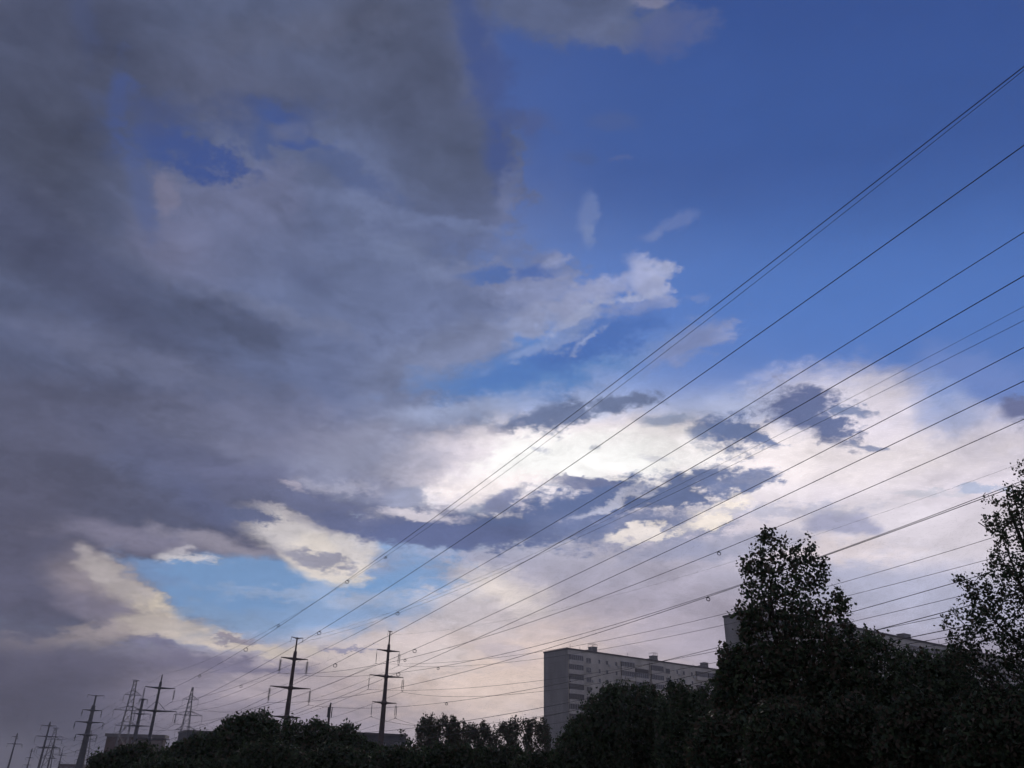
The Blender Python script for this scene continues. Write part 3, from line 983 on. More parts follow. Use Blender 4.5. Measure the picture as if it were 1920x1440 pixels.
def facade_mat(name, c, joint, cell_w, cell_h, speck=0.12):
    """concrete panels with joints in a flat colour of their own: a grid in object space along the wall and up it"""
    m = bpy.data.materials.new(name)
    m.use_nodes = True
    t = m.node_tree
    b = t.nodes['Principled BSDF']
    b.inputs['Roughness'].default_value = 0.9
    b.inputs['Specular IOR Level'].default_value = 0.2
    uv = t.nodes.new('ShaderNodeUVMap')
    br = t.nodes.new('ShaderNodeTexBrick')
    br.offset = 0.0
    br.inputs['Scale'].default_value = 1.0
    br.inputs['Brick Width'].default_value = cell_w
    br.inputs['Row Height'].default_value = cell_h
    br.inputs['Mortar Size'].default_value = 0.035
    br.inputs['Mortar Smooth'].default_value = 0.3
    br.inputs['Color1'].default_value = (*c, 1)
    br.inputs['Color2'].default_value = (*[v * (1 - speck) for v in c], 1)
    br.inputs['Mortar'].default_value = (*joint, 1)
    t.links.new(uv.outputs[0], br.inputs[0])
    no = t.nodes.new('ShaderNodeTexNoise')
    no.inputs['Scale'].default_value = 0.35
    no.inputs['Detail'].default_value = 8
    mp = t.nodes.new('ShaderNodeMapping')
    mp.inputs[3].default_value = (1, 0.3, 1)
    t.links.new(uv.outputs[0], mp.inputs[0]); t.links.new(mp.outputs[0], no.inputs[0])
    mr = t.nodes.new('ShaderNodeMapRange')
    mr.inputs[1].default_value = .3; mr.inputs[2].default_value = .7
    mr.inputs[3].default_value = .78; mr.inputs[4].default_value = 1.08
    t.links.new(no.outputs[0], mr.inputs[0])
    vm_ = t.nodes.new('ShaderNodeVectorMath'); vm_.operation = 'SCALE'
    t.links.new(br.outputs[0], vm_.inputs[0]); t.links.new(mr.outputs[0], vm_.inputs['Scale'])
    t.links.new(vm_.outputs[0], b.inputs['Base Color'])
    return m


def wall_box(name, o, ex, ey, H, M, parent, z0=0.0):
    """four walls with uv in metres and a lid"""
    o, ex, ey = [np.asarray(q, float) for q in (o, ex, ey)]
    c = [o, o + ex, o + ex + ey, o + ey]
    vs, fs, uv = [], [], []
    acc = 0.0
    for i in range(4):
        a, b = c[i], c[(i + 1) % 4]
        L = np.linalg.norm(b - a)
        n = len(vs)
        vs += [a + (0, 0, z0), b + (0, 0, z0), b + (0, 0, z0 + H), a + (0, 0, z0 + H)]
        fs.append((n, n + 1, n + 2, n + 3))
        uv += [(acc, z0), (acc + L, z0), (acc + L, z0 + H), (acc, z0 + H)]
        acc += L
    n = len(vs)
    vs += [q + np.array([0, 0, z0 + H]) for q in c]
    fs.append((n, n + 1, n + 2, n + 3)); uv += [(0, 0)] * 4
    me = bpy.data.meshes.new(name)
    me.from_pydata([tuple(v) for v in vs], [], fs)
    l = me.uv_layers.new(name='UVMap')
    for i, q in enumerate(uv):
        l.data[i].uv = q
    me.materials.append(M)
    me.update()
    ob = bpy.data.objects.new(name, me)
    COL.objects.link(ob)
    ob.parent = parent
    return ob


M_PANEL = facade_mat('concrete_panel', (0.56, 0.53, 0.49), (0.42, 0.40, 0.38), 3.1, 2.8)  # lighter than the gable: brighter light on the facade side put into the colour
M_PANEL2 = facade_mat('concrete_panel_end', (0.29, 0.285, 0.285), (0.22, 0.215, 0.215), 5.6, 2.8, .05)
M_TRIM = mat('roof_edge_metal', (0.13, 0.12, 0.125), 0.6, 0.2, .3, .5)
M_PLASTER = mat('balcony_panel', (0.55, 0.52, 0.49), 0.9, 0, .25, .7)  # lightened with the facade, the same side light put into its colour
M_FRAME = mat('window_frame', (0.42, 0.41, 0.43), 0.5, 0, .15, 2)
M_DFRAME = mat('dark_window_frame', (0.16, 0.15, 0.17), 0.5, 0, .15, 2)
M_GLASS = mat('window_glass', (0.12, 0.12, 0.135), 0.2, 0, .3, .15, spec=.7)
M_AC = mat('painted_metal_box', (0.42, 0.42, 0.44), .5, 0, .15, 2)


def window_part(root, o, u, nrm, w, h, panes=2, frame=M_FRAME, depth=.08, name='window', sill=True):
    """frame ring with mullions (name) and its glass (pane); o = lower left corner on the wall"""
    f = MB()
    up = np.array([0, 0, 1.0])
    t = .07
    of = o + nrm * .003
    d = nrm * depth
    f.box(of, u * w, d, up * t); f.box(of + up * (h - t), u * w, d, up * t)
    f.box(of + up * t, u * t, d, up * (h - 2 * t)); f.box(of + u * (w - t) + up * t, u * t, d, up * (h - 2 * t))
    for i in range(1, panes):
        f.box(of + u * (w * i / panes - t * .4) + up * t, u * t * .8, d * .9, up * (h - 2 * t))
    if sill:
        f.box(of - up * .08 - u * .06, u * (w + .12), nrm * .2, up * .075)
    fo = f.build(name, frame, root)
    p = MB()
    p.box(of + u * t + up * t + nrm * .01, u * (w - 2 * t), nrm * .02, up * (h - 2 * t))
    p.build('pane', M_GLASS, fo)
    return fo


def loggia(root, o, u, nrm, w, h, panes, glazed=True, frame=M_FRAME, rng=rnd):
    """enclosed balcony standing proud of the wall: solid front, glazing, slab"""
    up = np.array([0, 0, 1.0])
    b = MB()
    D = .55
    b.box(o, u * w, nrm * D, up * 1.05)
    b.box(o - up * .16 - u * .05, u * (w + .1), nrm * (D + .06), up * .155)
    bo = b.build('balcony', M_PLASTER if glazed else M_TRIM, root)
    if glazed:
        f = MB()
        y0 = o + up * 1.05
        H = h - 1.25
        t = .07
        f.box(y0, u * w, nrm * D, up * t); f.box(y0 + up * (H - t), u * w, nrm * D, up * (t + .1))
        for i in range(panes + 1):
            f.box(y0 + u * (w - t) * i / panes + up * t + nrm * (D - .08), u * t, nrm * .08, up * (H - 2 * t))
        fo = f.build('balcony_glazing', frame, bo)
        g_ = MB()
        g_.box(y0 + up * t + u * .05 + nrm * .1, u * (w - .1), nrm * (D - .16), up * (H - 2 * t))
        g_.build('pane', M_GLASS, bo)
    return bo


def roof_box(root, base, u, n, w, d, h, rail=True, name='roof_shaft'):
    up = np.array([0, 0, 1.0])
    b = MB()
    b.box(base, u * w, n * d, up * h)
    b.box(base - u * .1 - n * .1 + up * h, u * (w + .2), n * (d + .2), up * .15)
    bo = b.build(name, M_PANEL2, root)
    if rail:
        r_ = MB()
        t = base + up * (h + .15)
        cs = [t, t + u * w, t + u * w + n * d, t + n * d]
        for i in range(4):
            r_.tube([cs[i], cs[i] + up * .9], .05, 4)
            r_.tube([cs[i] + up * .9, cs[(i + 1) % 4] + up * .9], .05, 4)
        for i in range(1, 4):
            r_.tube([t + u * w * i / 4, t + u * w * i / 4 + up * .9], .04, 4)
        r_.build('railing', M_TRIM, bo)
    return bo


def panel_block(label, corner_px, dist, az_f, length, depth, n_rows, group, seed, detail_to, shafts):
    """long panel-built slab block; facade runs from the near corner towards azimuth az_f, gable goes the other way"""
    rg = random.Random(seed)
    P = at_dist(corner_px[0], corner_px[1], dist)
    H = P[2]
    a = math.radians(az_f)
    u = np.array([math.sin(a), math.cos(a), 0.0])        # along the facade
    back = np.array([-u[1], u[0], 0.0])                  # away from the viewer's side
    nrm = -back
    root = empty('apartment_block', (P[0], P[1], 0), label, 'apartment building', group)
    zero = np.zeros(3)
    Hb = H - .45
    wall_box('wall', zero, u * length, back * depth, Hb, M_PANEL, root)
    gable = MB()
    gable.box(-u * .12 + nrm * .02, u * .115, back * (depth + .04), (0, 0, Hb - .02))
    gob = wall_box('gable_wall', -u * .14 + nrm * .03, u * .13, back * (depth + .06), Hb - .03, M_PANEL2, root)
    r_ = MB()
    r_.box(-u * .25 - back * .2 + (0, 0, Hb), u * (length + .5), back * (depth + .4), (0, 0, .45))
    r_.build('roof', M_TRIM, root)
    SH = 2.8
    top = Hb - 1.3 - 2.75                      # floor level of the top storey (attic band above)
    sec = 35.0                                  # one stair section
    cols = []
    for s in range(int(length // sec) + 1):
        b0 = s * sec
        cols += [('log', b0 + .25, 5.6, 6), ('win', b0 + 7.3, 2.0, 2), ('small', b0 + 12.4, .8, 1), ('small', b0 + 15.5, 1.0, 1),
                 ('small', b0 + 19.5, .9, 1), ('log', b0 + 21.9, 5.8, 6), ('log', b0 + 28.0, 5.8, 6)]
    for r in range(n_rows):
        z = top - r * SH
        for kind, s, w, panes in cols:
            if s + w > min(length - .3, detail_to):
                continue
            o = u * s + np.array([0, 0, z])
            if kind == 'log':
                dark = rg.random() < .3
                loggia(root, o, u, nrm, w, SH, panes + rg.randint(-1, 1), rg.random() > .12, M_DFRAME if dark else M_FRAME, rg)
            elif kind == 'win':
                window_part(root, o + (0, 0, .85), u, nrm, w, 1.45, panes + rg.randint(0, 1), M_DFRAME if rg.random() < .3 else M_FRAME)
                if rg.random() < .3:
                    ac = MB().box(o + u * (w + .25) + nrm * .01 + (0, 0, .9), u * .8, nrm * .35, (0, 0, .6))
                    ac.build('air_conditioner', M_AC, root)
            else:
                window_part(root, o + (0, 0, 1.0), u, nrm, w, 1.25, panes, M_FRAME, sill=False)
                if rg.random() < .18:
                    ac = MB().box(o + u * (w + .2) + nrm * .01 + (0, 0, .5), u * .8, nrm * .35, (0, 0, .6))
                    ac.build('air_conditioner', M_AC, root)
    pipes = MB()
    for s in range(1, int(length // sec) + 1):
        pipes.box(u * (s * sec - .22) + nrm * .004, u * .12, nrm * .1, (0, 0, Hb - .5))
    pipes.build('drain_pipe', M_TRIM, root)
    for (s, w, h, rail) in shafts:
        roof_box(root, u * s + back * 1.0 + (0, 0, H), u, back, w, 2.0, h, rail)
        b2 = MB().box(u * (s - 2.0) + back * 1.4 + (0, 0, H), u * 1.9, back * 1.6, (0, 0, h * .35))
        b2.build('roof_hatch', M_PANEL2, root)
    for s in (3.5, 10.5, 28, 45, 62, 80):
        if s < length:
            an = MB()
            hgt = rg.uniform(1.4, 2.2)
            p0 = u * s + back * rg.uniform(1, 8) + np.array([0, 0, H])
            an.tube([p0, p0 + (0, 0, hgt)], .05, 4)
            an.tube([p0 + (0, 0, hgt * .8) - u * .4, p0 + (0, 0, hgt * .8) + u * .4], .035, 4)
            an.build('antenna', M_TRIM, root)
    return root


panel_block('grey panel apartment block with a blank gable on its left and glazed balconies', (1064.4, 1214.4), 255, 54, 112, 11.5, 8,
            'panel apartment blocks', 5, 84, ((11, 2.0, 1.5, True), (38, 2.0, 1.5, True), (63, 2.0, 1.7, False)))
panel_block('right apartment block almost hidden by the tall tree, only its long roofline showing', (1430, 1141), 190, 55, 120, 11.2, 8,
            'panel apartment blocks', 9, 120, ((32, 3.2, 1.2, False), (58, 3.2, 1.2, False), (95, 3, 1.2, False)))


def simple_block(name, label, px, dist, az_f, L, D, M, slab=None, wings=(), rows=3, step=4.0):
    P = at_dist(px[0], px[1], dist)
    a = math.radians(az_f)
    u = np.array([math.sin(a), math.cos(a), 0.0]); back = np.array([-u[1], u[0], 0.0])
    H = P[2]
    root = empty(name, (P[0], P[1], 0), label, 'building')
    wall_box('wall', np.zeros(3), u * L, back * D, H - .5, M, root)
    r_ = MB()
    ov = slab or .3
    r_.box(-u * ov - back * ov + (0, 0, H - .5), u * (L + 2 * ov), back * (D + 2 * ov), (0, 0, .5 if not slab else 1.6))
    r_.build('roof', M_TRIM, root)
    for (s, w, dp, Mw) in wings:
        wall_box('bay', u * s - back * dp, u * w, back * (dp - .02), H - 2.2, Mw, root)
    z = H - 3.6
    for r in range(rows):
        s = 1.5
        while s < L - 2:
            if not any(a_ - .5 < s < a_ + b_ for a_, b_, _, _ in wings):
                window_part(root, u * s + (0, 0, z), u, -back, 1.5, 1.5, 2, M_FRAME, sill=False)
            s += step
        z -= 3.0
    return root


M_BRICK = facade_mat('red_brick', (0.11, 0.065, 0.065), (0.10, 0.085, 0.085), 1.0, .3, .25)
M_BRICK2 = facade_mat('tan_brick', (0.17, 0.135, 0.13), (0.14, 0.12, 0.115), 1.0, .3, .25)
M_GREYB = facade_mat('grey_plaster', (0.11, 0.112, 0.125), (0.09, 0.09, 0.1), 6.0, 3.0, .1)
simple_block('brick_tower', 'distant reddish brick apartment tower with a dark overhanging flat roof, behind the pylons', (201, 1379), 560, 82, 31.5, 8, M_BRICK,
             slab=1.0, wings=((.5, 11, 1.6, M_BRICK), (20.8, 10.2, 1.6, M_BRICK2)), rows=6, step=4.2)
simple_block('grey_block', 'distant grey building at the foot of the right lattice pylon, half hidden by trees', (352, 1368.5), 330, 60, 26, 17, M_GREYB, rows=4)
simple_block('low_grey_building', 'low grey building with a metal roof at the foot of the right large pole', (676, 1373), 230, 66, 12.5, 14, M_GREYB, rows=2)
simple_block('far_low_building', 'tiny low building on the horizon at the foot of the thick grey anchor pole', (110, 1432), 800, 80, 22, 14, M_BRICK, rows=1)

# cell mast between the two large poles
P = at_dist(619.5, 1322, 200)
mast = empty('antenna_mast', (P[0], P[1], 0), 'slender antenna mast with two clusters of panels, rising from the trees between the large poles', 'antenna mast')
MB().tube([(0, 0, 0), (0, 0, P[2])], [.35, .22], 10).build('pole', M_RUST, mast)
for zf, rr_, hh in ((P[2] - 2.6, .42, 2.2), (P[2] - 5.8, .36, 1.2)):
    an = MB()
    for k in range(3):
        t = 2 * math.pi * k / 3 + .4
        d = np.array([math.cos(t), math.sin(t), 0]); e = np.array([-d[1], d[0], 0])
        an.box(d * rr_ - e * .17 + (0, 0, zf), e * .34, d * .14, (0, 0, hh))
        an.tube([(0, 0, zf + hh * .5), d * rr_ + (0, 0, zf + hh * .5)], .05, 4)
    an.build('antenna_panels', M_STEEL, mast)
MB().tube([(0, 0, P[2]), (.1, 0, P[2] + .5)], .18, 8).build('beacon', M_STEEL, mast)

# ------------------------------------------------------------------ trees


def in_poly(x, y, poly):
    inside = np.zeros(len(x), bool)
    n = len(poly)
    j = n - 1
    for i in range(n):
        xi, yi = poly[i]; xj, yj = poly[j]
        c = ((yi > y) != (yj > y)) & (x < (xj - xi) * (y - yi) / ((yj - yi) or 1e-9) + xi)
        inside ^= c
        j = i
    return inside


def edge_dist(x, y, poly):
    d = np.full(len(x), 1e9)
    n = len(poly)
    for i in range(n):
        ax, ay = poly[i]; bx, by = poly[(i + 1) % n]
        vx, vy = bx - ax, by - ay
        t = np.clip(((x - ax) * vx + (y - ay) * vy) / (vx * vx + vy * vy + 1e-9), 0, 1)
        d = np.minimum(d, np.hypot(x - ax - t * vx, y - ay - t * vy))
    return d


def leaf_mesh(name, ctr, size, rng, mats, probs, parent, slim=.55):
    n = len(ctr)
    u = rng.normal(size=(n, 3)); u[:, 2] -= .35
    u /= np.linalg.norm(u, axis=1)[:, None]
    w = rng.normal(size=(n, 3))
    v = np.cross(u, w); v /= np.linalg.norm(v, axis=1)[:, None]
    s = (size * rng.uniform(.5, 1.6, n))[:, None]
    nn = np.cross(u, v)
    co = np.stack([ctr - u * s * .5, ctr + v * s * slim * .5 + nn * s * .06, ctr + u * s * .5 - nn * s * .08, ctr - v * s * slim * .5 + nn * s * .06], 1).reshape(-1, 3)
    me = bpy.data.meshes.new(name)
    me.vertices.add(4 * n); me.loops.add(4 * n); me.polygons.add(n)
    me.vertices.foreach_set('co', co.astype(np.float32).ravel())
    me.loops.foreach_set('vertex_index', np.arange(4 * n, dtype=np.int32))
    me.polygons.foreach_set('loop_start', np.arange(0, 4 * n, 4, dtype=np.int32))
    me.polygons.foreach_set('loop_total', np.full(n, 4, dtype=np.int32))
    for m_ in mats: me.materials.append(m_)
    me.polygons.foreach_set('material_index', rng.choice(len(mats), n, p=probs).astype(np.int32))
    me.update(calc_edges=True)
    ob = bpy.data.objects.new(name, me)
    COL.objects.link(ob)
    ob.parent = parent
    return ob


LEAVES = [0]


def tree(name, label, group, dist, poly, n_clump, per, leaf_px, seed, twig_px=26, depth_k=.8, probs=(.4, .45, .15), gap=.35, limbs=26,
         trunk_px=None, up=.5, slim=.6, cat='tree', dense_below=None, thin=1.0, jit=.75):
    """crown grown inside a real volume: twigs with leaves, thicker in the middle of the crown, on a tapered trunk with limbs"""
    rng = np.random.default_rng(seed)
    xs = [p[0] for p in poly]; ys = [p[1] for p in poly]
    x0, x1, y0, y1 = min(xs), max(xs), min(ys), max(ys)
    X, Y = [], []
    while len(X) < n_clump:
        x = rng.uniform(x0, x1, n_clump * 2); y = rng.uniform(y0, y1, n_clump * 2)
        k = in_poly(x, y, poly)
        # uneven clumping: thin out where a wandering field is low
        fld = (np.sin(x * .051 + seed) * np.sin(y * .047 + seed * 2.1) + .6 * np.sin(x * .13 + y * .09 + seed) * np.sin(y * .15 - x * .07 + 1.3 * seed)
               + .4 * np.sin(x * .31 + seed) * np.sin(y * .29 + 2.0))
        keep = rng.uniform(size=len(x)) > gap * (fld < -.25) * 2.2
        if dense_below is not None:
            keep |= y > dense_below
            keep &= (y > dense_below) | (rng.uniform(size=len(x)) < thin)
        k &= keep
        X += list(x[k]); Y += list(y[k])
    X = np.array(X[:n_clump]); Y = np.array(Y[:n_clump])
    ed = edge_dist(X, Y, poly)
    mpp = dist / FPX * 1.12
    hw = max(ed.max(), 1)
    dep = depth_k * np.sqrt(np.clip(1 - (1 - np.minimum(ed, hw) / hw) ** 2, 0, 1)) * hw * mpp
    off = rng.uniform(-1, 1, n_clump) * (dep + .1)
    C = np.array([at_dist(a, b, dist + o) for a, b, o in zip(X, Y, off)])
    cx = trunk_px if trunk_px is not None else float(np.mean(X))
    axis = at_dist(cx, float(np.mean(Y)), dist)
    base = np.array([axis[0], axis[1], 0.0])
    topz = C[:, 2].max()
    root = empty(name, base, label, cat, group)
    # twigs
    rad = C - axis; rad[:, 2] *= .3
    rad /= (np.linalg.norm(rad, axis=1)[:, None] + 1e-6)
    dirs = rng.normal(size=C.shape) * .7 + rad * .6 + np.array([0, 0, up])
    dirs /= np.linalg.norm(dirs, axis=1)[:, None]
    tl = (twig_px * mpp * rng.uniform(.5, 1.2, n_clump))
    start = C - dirs * tl[:, None] * .7
    t = rng.uniform(0, 1, (n_clump, per)) ** .8
    pos = start[:, None, :] + dirs[:, None, :] * (t * tl[:, None])[:, :, None]
    pos = pos + rng.normal(size=pos.shape) * (leaf_px * mpp * jit)
    pos = pos.reshape(-1, 3)
    pos = pos[pos[:, 2] > .15]
    LEAVES[0] += len(pos)
    leaf_mesh('crown', pos - base, leaf_px * mpp, rng, M_LEAF, probs, root, slim)
    # trunk, limbs and the longer twigs
    tb = MB()
    r0 = max(.05, topz * .017)
    th = topz * .82
    wob = rng.normal(size=(7, 2)) * topz * .008
    spine = [np.array([wob[i, 0] * i / 3, wob[i, 1] * i / 3, th * i / 6.0]) for i in range(7)]
    tb.tube(spine, [r0 * (1.25 if i == 0 else 1 - i / 7.2) for i in range(7)], 8)
    low = C[:, 2].min()
    for i in rng.choice(n_clump, min(limbs, n_clump), replace=False):
        e = start[i] - base
        zs_ = max(topz * .12, min(e[2] * .72, th * .95) - rng.uniform(0, .12) * topz)
        f_ = zs_ / th * 6
        j = min(int(f_), 5)
        s_ = spine[j] + (spine[j + 1] - spine[j]) * (f_ - j)
        e = s_ + (e - s_) * .82
        mid = (s_ + e) / 2 + np.array([0, 0, -.04 * topz + rng.uniform(0, .05) * topz])
        rr2 = r0 * (1 - zs_ / topz) * .5 + r0 * .08
        tb.tube([s_, mid, e], [rr2, rr2 * .6, rr2 * .25], 5)
    nt_ = min(n_clump, 260)
    for i in rng.choice(n_clump, nt_, replace=False):
        s_ = start[i] - base; e = s_ + dirs[i] * tl[i] * 1.05
        tb.tube([s_, (s_ + e) / 2 + rng.normal(size=3) * tl[i] * .04, e], [r0 * .07 + .003, r0 * .05 + .002, .003], 3, False)
    tb.build('trunk', M_BARK, root)
    return root


def mound(x0, x1, top, seed, bottom=1465, n=13, rough=.6):
    r = random.Random(seed)
    pts = [(x0, bottom)]
    h = bottom - top
    for i in range(n + 1):
        t = i / n
        env = math.sqrt(max(0, 1 - (2 * t - 1) ** 2)) * .45 + .55 if 0 < i < n else .5
        pts.append((x0 + (x1 - x0) * t, bottom - h * env * (1 - rough * .35 * r.random())))
    pts.append((x1, bottom))
    return pts


BIG = [(1440, 986), (1456, 1004), (1462, 1040), (1467, 1003), (1472, 1004), (1476, 1042), (1494, 1020), (1500, 1052), (1510, 1020), (1519, 998),
       (1524, 1005), (1526, 1042), (1546, 1046), (1551, 1072), (1545, 1110), (1558, 1132), (1571, 1100), (1579, 1108), (1592, 1124), (1588, 1150),
       (1600, 1170), (1606, 1200), (1640, 1270), (1650, 1465), (1335, 1465), (1338, 1300), (1350, 1250), (1346, 1216), (1360, 1208), (1374, 1224), (1388, 1205), (1391, 1165), (1374, 1146), (1370, 1134),
       (1386, 1140), (1384, 1112), (1396, 1100), (1402, 1085), (1386, 1062), (1390, 1048), (1408, 1050), (1414, 1020), (1426, 1000)]
tree('tall_tree', 'tall dark broad-leaved tree with two pointed tops, covering the right apartment block', 'trees', 26, BIG,
     4200, 10, 5.3, 3, twig_px=20, depth_k=.5, probs=(.25, .45, .3), gap=.22, limbs=70, trunk_px=1480, slim=.75, dense_below=1215, thin=.62, jit=.65)
EDGE = [(1914, 862), (1990, 800), (2060, 900), (2080, 1465), (1810, 1465), (1806, 1330), (1786, 1235), (1771, 1155), (1778, 1132), (1806, 1142), (1790, 1082),
        (1803, 1080), (1826, 1096), (1832, 1062), (1856, 1046), (1866, 1020), (1850, 990), (1846, 968), (1866, 962), (1838, 925), (1850, 920), (1872, 944), (1884, 930),
        (1888, 902), (1904, 915), (1908, 885)]
tree('birch_tree', 'loose small-leaved tree cut by the right edge, thin twigs reaching left', 'trees', 17, EDGE,
     4300, 10, 4.0, 8, twig_px=24, depth_k=.5, probs=(.2, .55, .25), gap=.32, limbs=60, trunk_px=1960, up=.35, slim=.7, dense_below=1290, thin=.7, jit=.62)
G_S = 'dark trees and bushes of the lower right'
tree('bushy_tree', 'bushy dark tree directly right of the tall tree, spray of leaves against the roofline', G_S, 33,
     [(1592, 1465), (1592, 1262), (1606, 1232), (1618, 1186), (1626, 1170), (1634, 1190), (1652, 1202), (1672, 1200), (1700, 1226), (1724, 1290), (1730, 1465)],
     1700, 11, 5.5, 21, gap=.3, dense_below=1270)
tree('bushy_tree', 'bushy dark tree before the sloping roofline, directly left of the right-edge tree', G_S, 30,
     [(1686, 1465), (1690, 1250), (1700, 1216), (1716, 1228), (1731, 1214), (1746, 1236), (1764, 1230), (1790, 1216), (1822, 1232), (1836, 1465)],
     1700, 11, 5.5, 22, gap=.3, dense_below=1270)
for i, (a, b_, t_, dd, lb) in enumerate([
        (1300, 1420, 1330, 24, 'low dark bush at the lower left foot of the tall tree'),
        (1400, 1545, 1300, 21, 'low dark bush right below the middle of the tall tree'),
        (1520, 1670, 1295, 22, 'low dark bush at the lower right foot of the tall tree'),
        (1650, 1800, 1290, 20, 'low dark bush below the gap between the tall tree and the right-edge tree'),
        (1780, 1960, 1285, 16, 'low dark bush in the lower right corner below the right-edge tree')]):
    tree('dark_bush', lb, G_S, dd, mound(a, b_, t_, 60 + i), 1700, 11, 6.0, 70 + i, gap=.1, cat='bush', limbs=16, probs=(.2, .45, .35), dense_below=1340)
G_M = 'trees in front of the grey apartment block'
tree('leafy_tree', 'leafy tree before the gable foot and left balconies of the grey apartment block', G_M, 60,
     [(1030, 1465), (1036, 1425), (1046, 1388), (1056, 1376), (1072, 1350), (1082, 1345), (1090, 1318), (1100, 1322), (1112, 1300), (1122, 1306), (1130, 1290), (1150, 1288),
      (1170, 1310), (1180, 1465)], 2300, 10, 4.2, 31, gap=.3, dense_below=1350, twig_px=18)
tree('leafy_tree', 'round-topped leafy tree in front of the centre of the grey apartment block', G_M, 64,
     [(1130, 1465), (1135, 1310), (1150, 1290), (1166, 1279), (1184, 1284), (1200, 1278), (1216, 1284), (1232, 1300), (1250, 1308), (1262, 1465)],
     2300, 10, 4.2, 32, gap=.3, dense_below=1345, twig_px=18)
tree('leafy_tree', 'leafy tree hiding the right part of the grey apartment block, touching the tall tree', G_M, 57,
     [(1232, 1465), (1236, 1315), (1248, 1290), (1256, 1274), (1266, 1290), (1282, 1283), (1300, 1300), (1318, 1290), (1334, 1276), (1350, 1262), (1372, 1280), (1380, 1465)],
     2300, 10, 4.4, 33, gap=.3, dense_below=1345, twig_px=18)
G_L = 'dark trees along the left of the road of pylons'
tree('leafy_tree', 'low dark tree below the brick tower, leftmost of the tree line', G_L, 85,
     [(166, 1465), (172, 1422), (186, 1412), (200, 1416), (220, 1406), (244, 1402), (262, 1394), (278, 1398), (296, 1412), (316, 1406), (330, 1465)],
     1700, 9, 3.8, 41, gap=.2, dense_below=1425, twig_px=12)
tree('leafy_tree', 'low dark tree sloping up in front of the distant grey building', G_L, 80,
     [(300, 1465), (306, 1410), (326, 1396), (350, 1388), (372, 1376), (392, 1380), (410, 1366), (430, 1360), (446, 1465)],
     1700, 9, 4.0, 42, gap=.2, dense_below=1410, twig_px=12)
tree('leafy_tree', 'highest dark tree crown left of the left large pole, jagged top', G_L, 72,
     [(408, 1465), (416, 1372), (420, 1352), (436, 1350), (446, 1340), (462, 1344), (470, 1336), (486, 1340), (498, 1331), (504, 1344), (520, 1356), (534, 1465)],
     2000, 9, 4.2, 43, gap=.25, dense_below=1375, twig_px=14)
tree('leafy_tree', 'dark tree hiding the foot of the left large pole', G_L, 76,
     [(510, 1465), (516, 1362), (530, 1346), (546, 1352), (560, 1356), (574, 1366), (584, 1352), (598, 1350), (610, 1362), (628, 1364), (640, 1465)],
     2000, 9, 4.0, 44, gap=.25, dense_below=1380, twig_px=13)
tree('leafy_tree', 'dark tree with two small upright sprays just right of the antenna mast', G_L, 78,
     [(612, 1465), (616, 1376), (632, 1366), (640, 1372), (648, 1354), (656, 1360), (668, 1362), (676, 1372), (690, 1392), (712, 1400), (730, 1404), (750, 1465)],
     1700, 9, 4.0, 45, gap=.25, dense_below=1398, twig_px=12)
tree('sapling', 'thin sparse sapling right beside the foot of the right large pole', G_L, 90,
     [(716, 1465), (718, 1408), (728, 1400), (732, 1376), (742, 1386), (750, 1366), (758, 1376), (766, 1394), (776, 1388), (782, 1410), (786, 1465)],
     420, 8, 3.8, 46, gap=.55, dense_below=1415, twig_px=14)
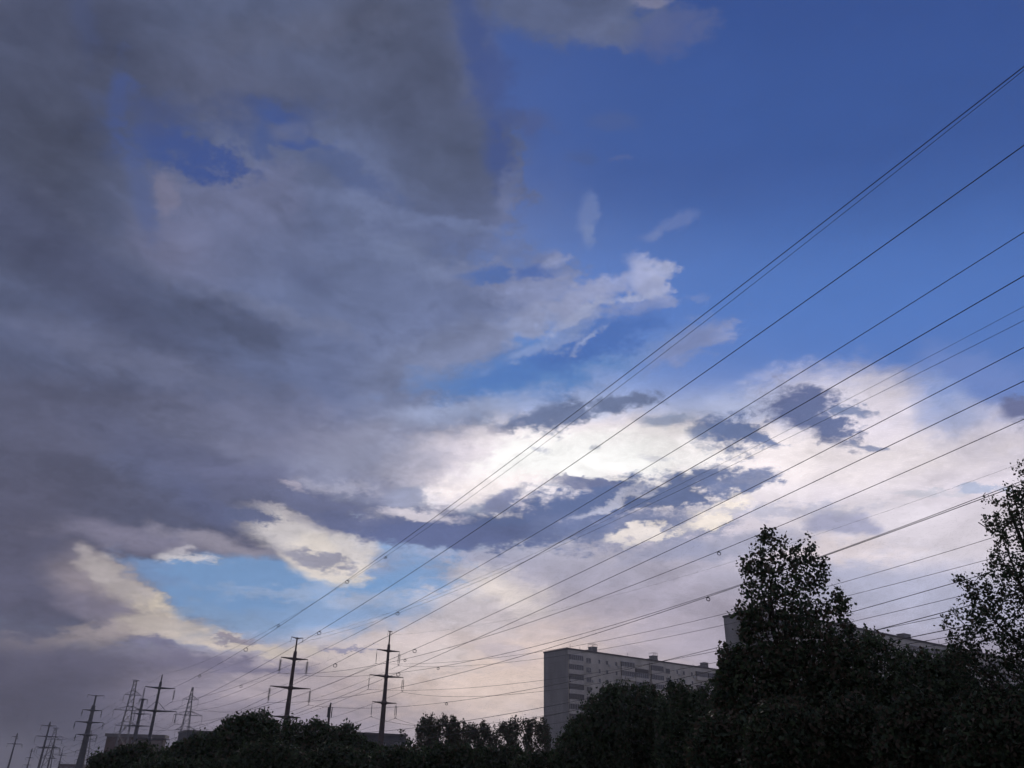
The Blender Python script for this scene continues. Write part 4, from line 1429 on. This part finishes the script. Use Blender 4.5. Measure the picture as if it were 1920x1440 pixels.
for i, (a, b_, t_, dd, lb) in enumerate([
        (690, 800, 1400, 66, 'dark tree below the sapling, right of the foot of the right large pole'),
        (780, 905, 1388, 68, 'dark tree in front of the left poplars'),
        (880, 1000, 1398, 70, 'dark tree in front of the middle of the poplar row'),
        (960, 1070, 1412, 64, 'dark tree in front of the right poplars, touching the gable foot'),
        (560, 700, 1398, 64, 'dark low tree between the feet of the two large poles'),
        (430, 580, 1392, 62, 'dark low tree in front of the highest crown left of the left large pole'),
        (240, 450, 1424, 66, 'dark low tree in front of the distant grey building, at the lower edge')]):
    tree('leafy_tree', lb, 'low dark trees at the lower edge', dd, mound(a, b_, t_, 160 + i), 1700, 9, 4.2, 170 + i, gap=.15, limbs=14, twig_px=12, dense_below=t_ + 22)
POP = [(796, 1344, 17), (812, 1338, 15), (832, 1341, 16), (850, 1344, 15), (868, 1352, 15), (886, 1358, 15), (906, 1354, 15), (926, 1360, 16), (944, 1352, 15), (962, 1347, 15),
       (982, 1344, 16), (1000, 1347, 15), (1018, 1348, 15)]
ORD = ['first', 'second', 'third', 'fourth', 'fifth', 'sixth', 'seventh', 'eighth', 'ninth', 'tenth', 'eleventh', 'twelfth', 'thirteenth']
for i, (x, t_, w) in enumerate(POP):
    r = random.Random(300 + i)
    p = [(x - w * .8, 1465), (x - w, 1415), (x - w * 1.02, 1385), (x - w * .75, t_ + 14), (x - w * .35, t_ + 3 + r.random() * 4), (x, t_), (x + w * .4, t_ + 2 + r.random() * 4),
         (x + w * .8, t_ + 14), (x + w, 1390), (x + w, 1420), (x + w * .8, 1465)]
    tree('poplar', '%s poplar from the left in the distant row beside the grey gable' % ORD[i], 'poplars in the distant row', 150, p, 400, 8, 2.7, 310 + i, gap=.8,
         twig_px=17, up=2.2, jit=.5, depth_k=.8, limbs=22, slim=.7, probs=(.25, .35, .4))

# ------------------------------------------------------------------ air
hz_m = bpy.data.materials.new('evening_haze')
hz_m.use_nodes = True
t_ = hz_m.node_tree
t_.nodes.clear()
o_ = t_.nodes.new('ShaderNodeOutputMaterial')
pv = t_.nodes.new('ShaderNodeVolumePrincipled')
pv.inputs['Color'].default_value = (0.86, 0.86, 0.92, 1)
pv.inputs['Density'].default_value = 0.0002
t_.links.new(pv.outputs[0], o_.inputs['Volume'])
hb = MB().box((-3100, -3100, -1.0), (6200, 0, 0), (0, 6200, 0), (0, 0, 96.0)).build('haze', hz_m)
tag(hb, kind='stuff')
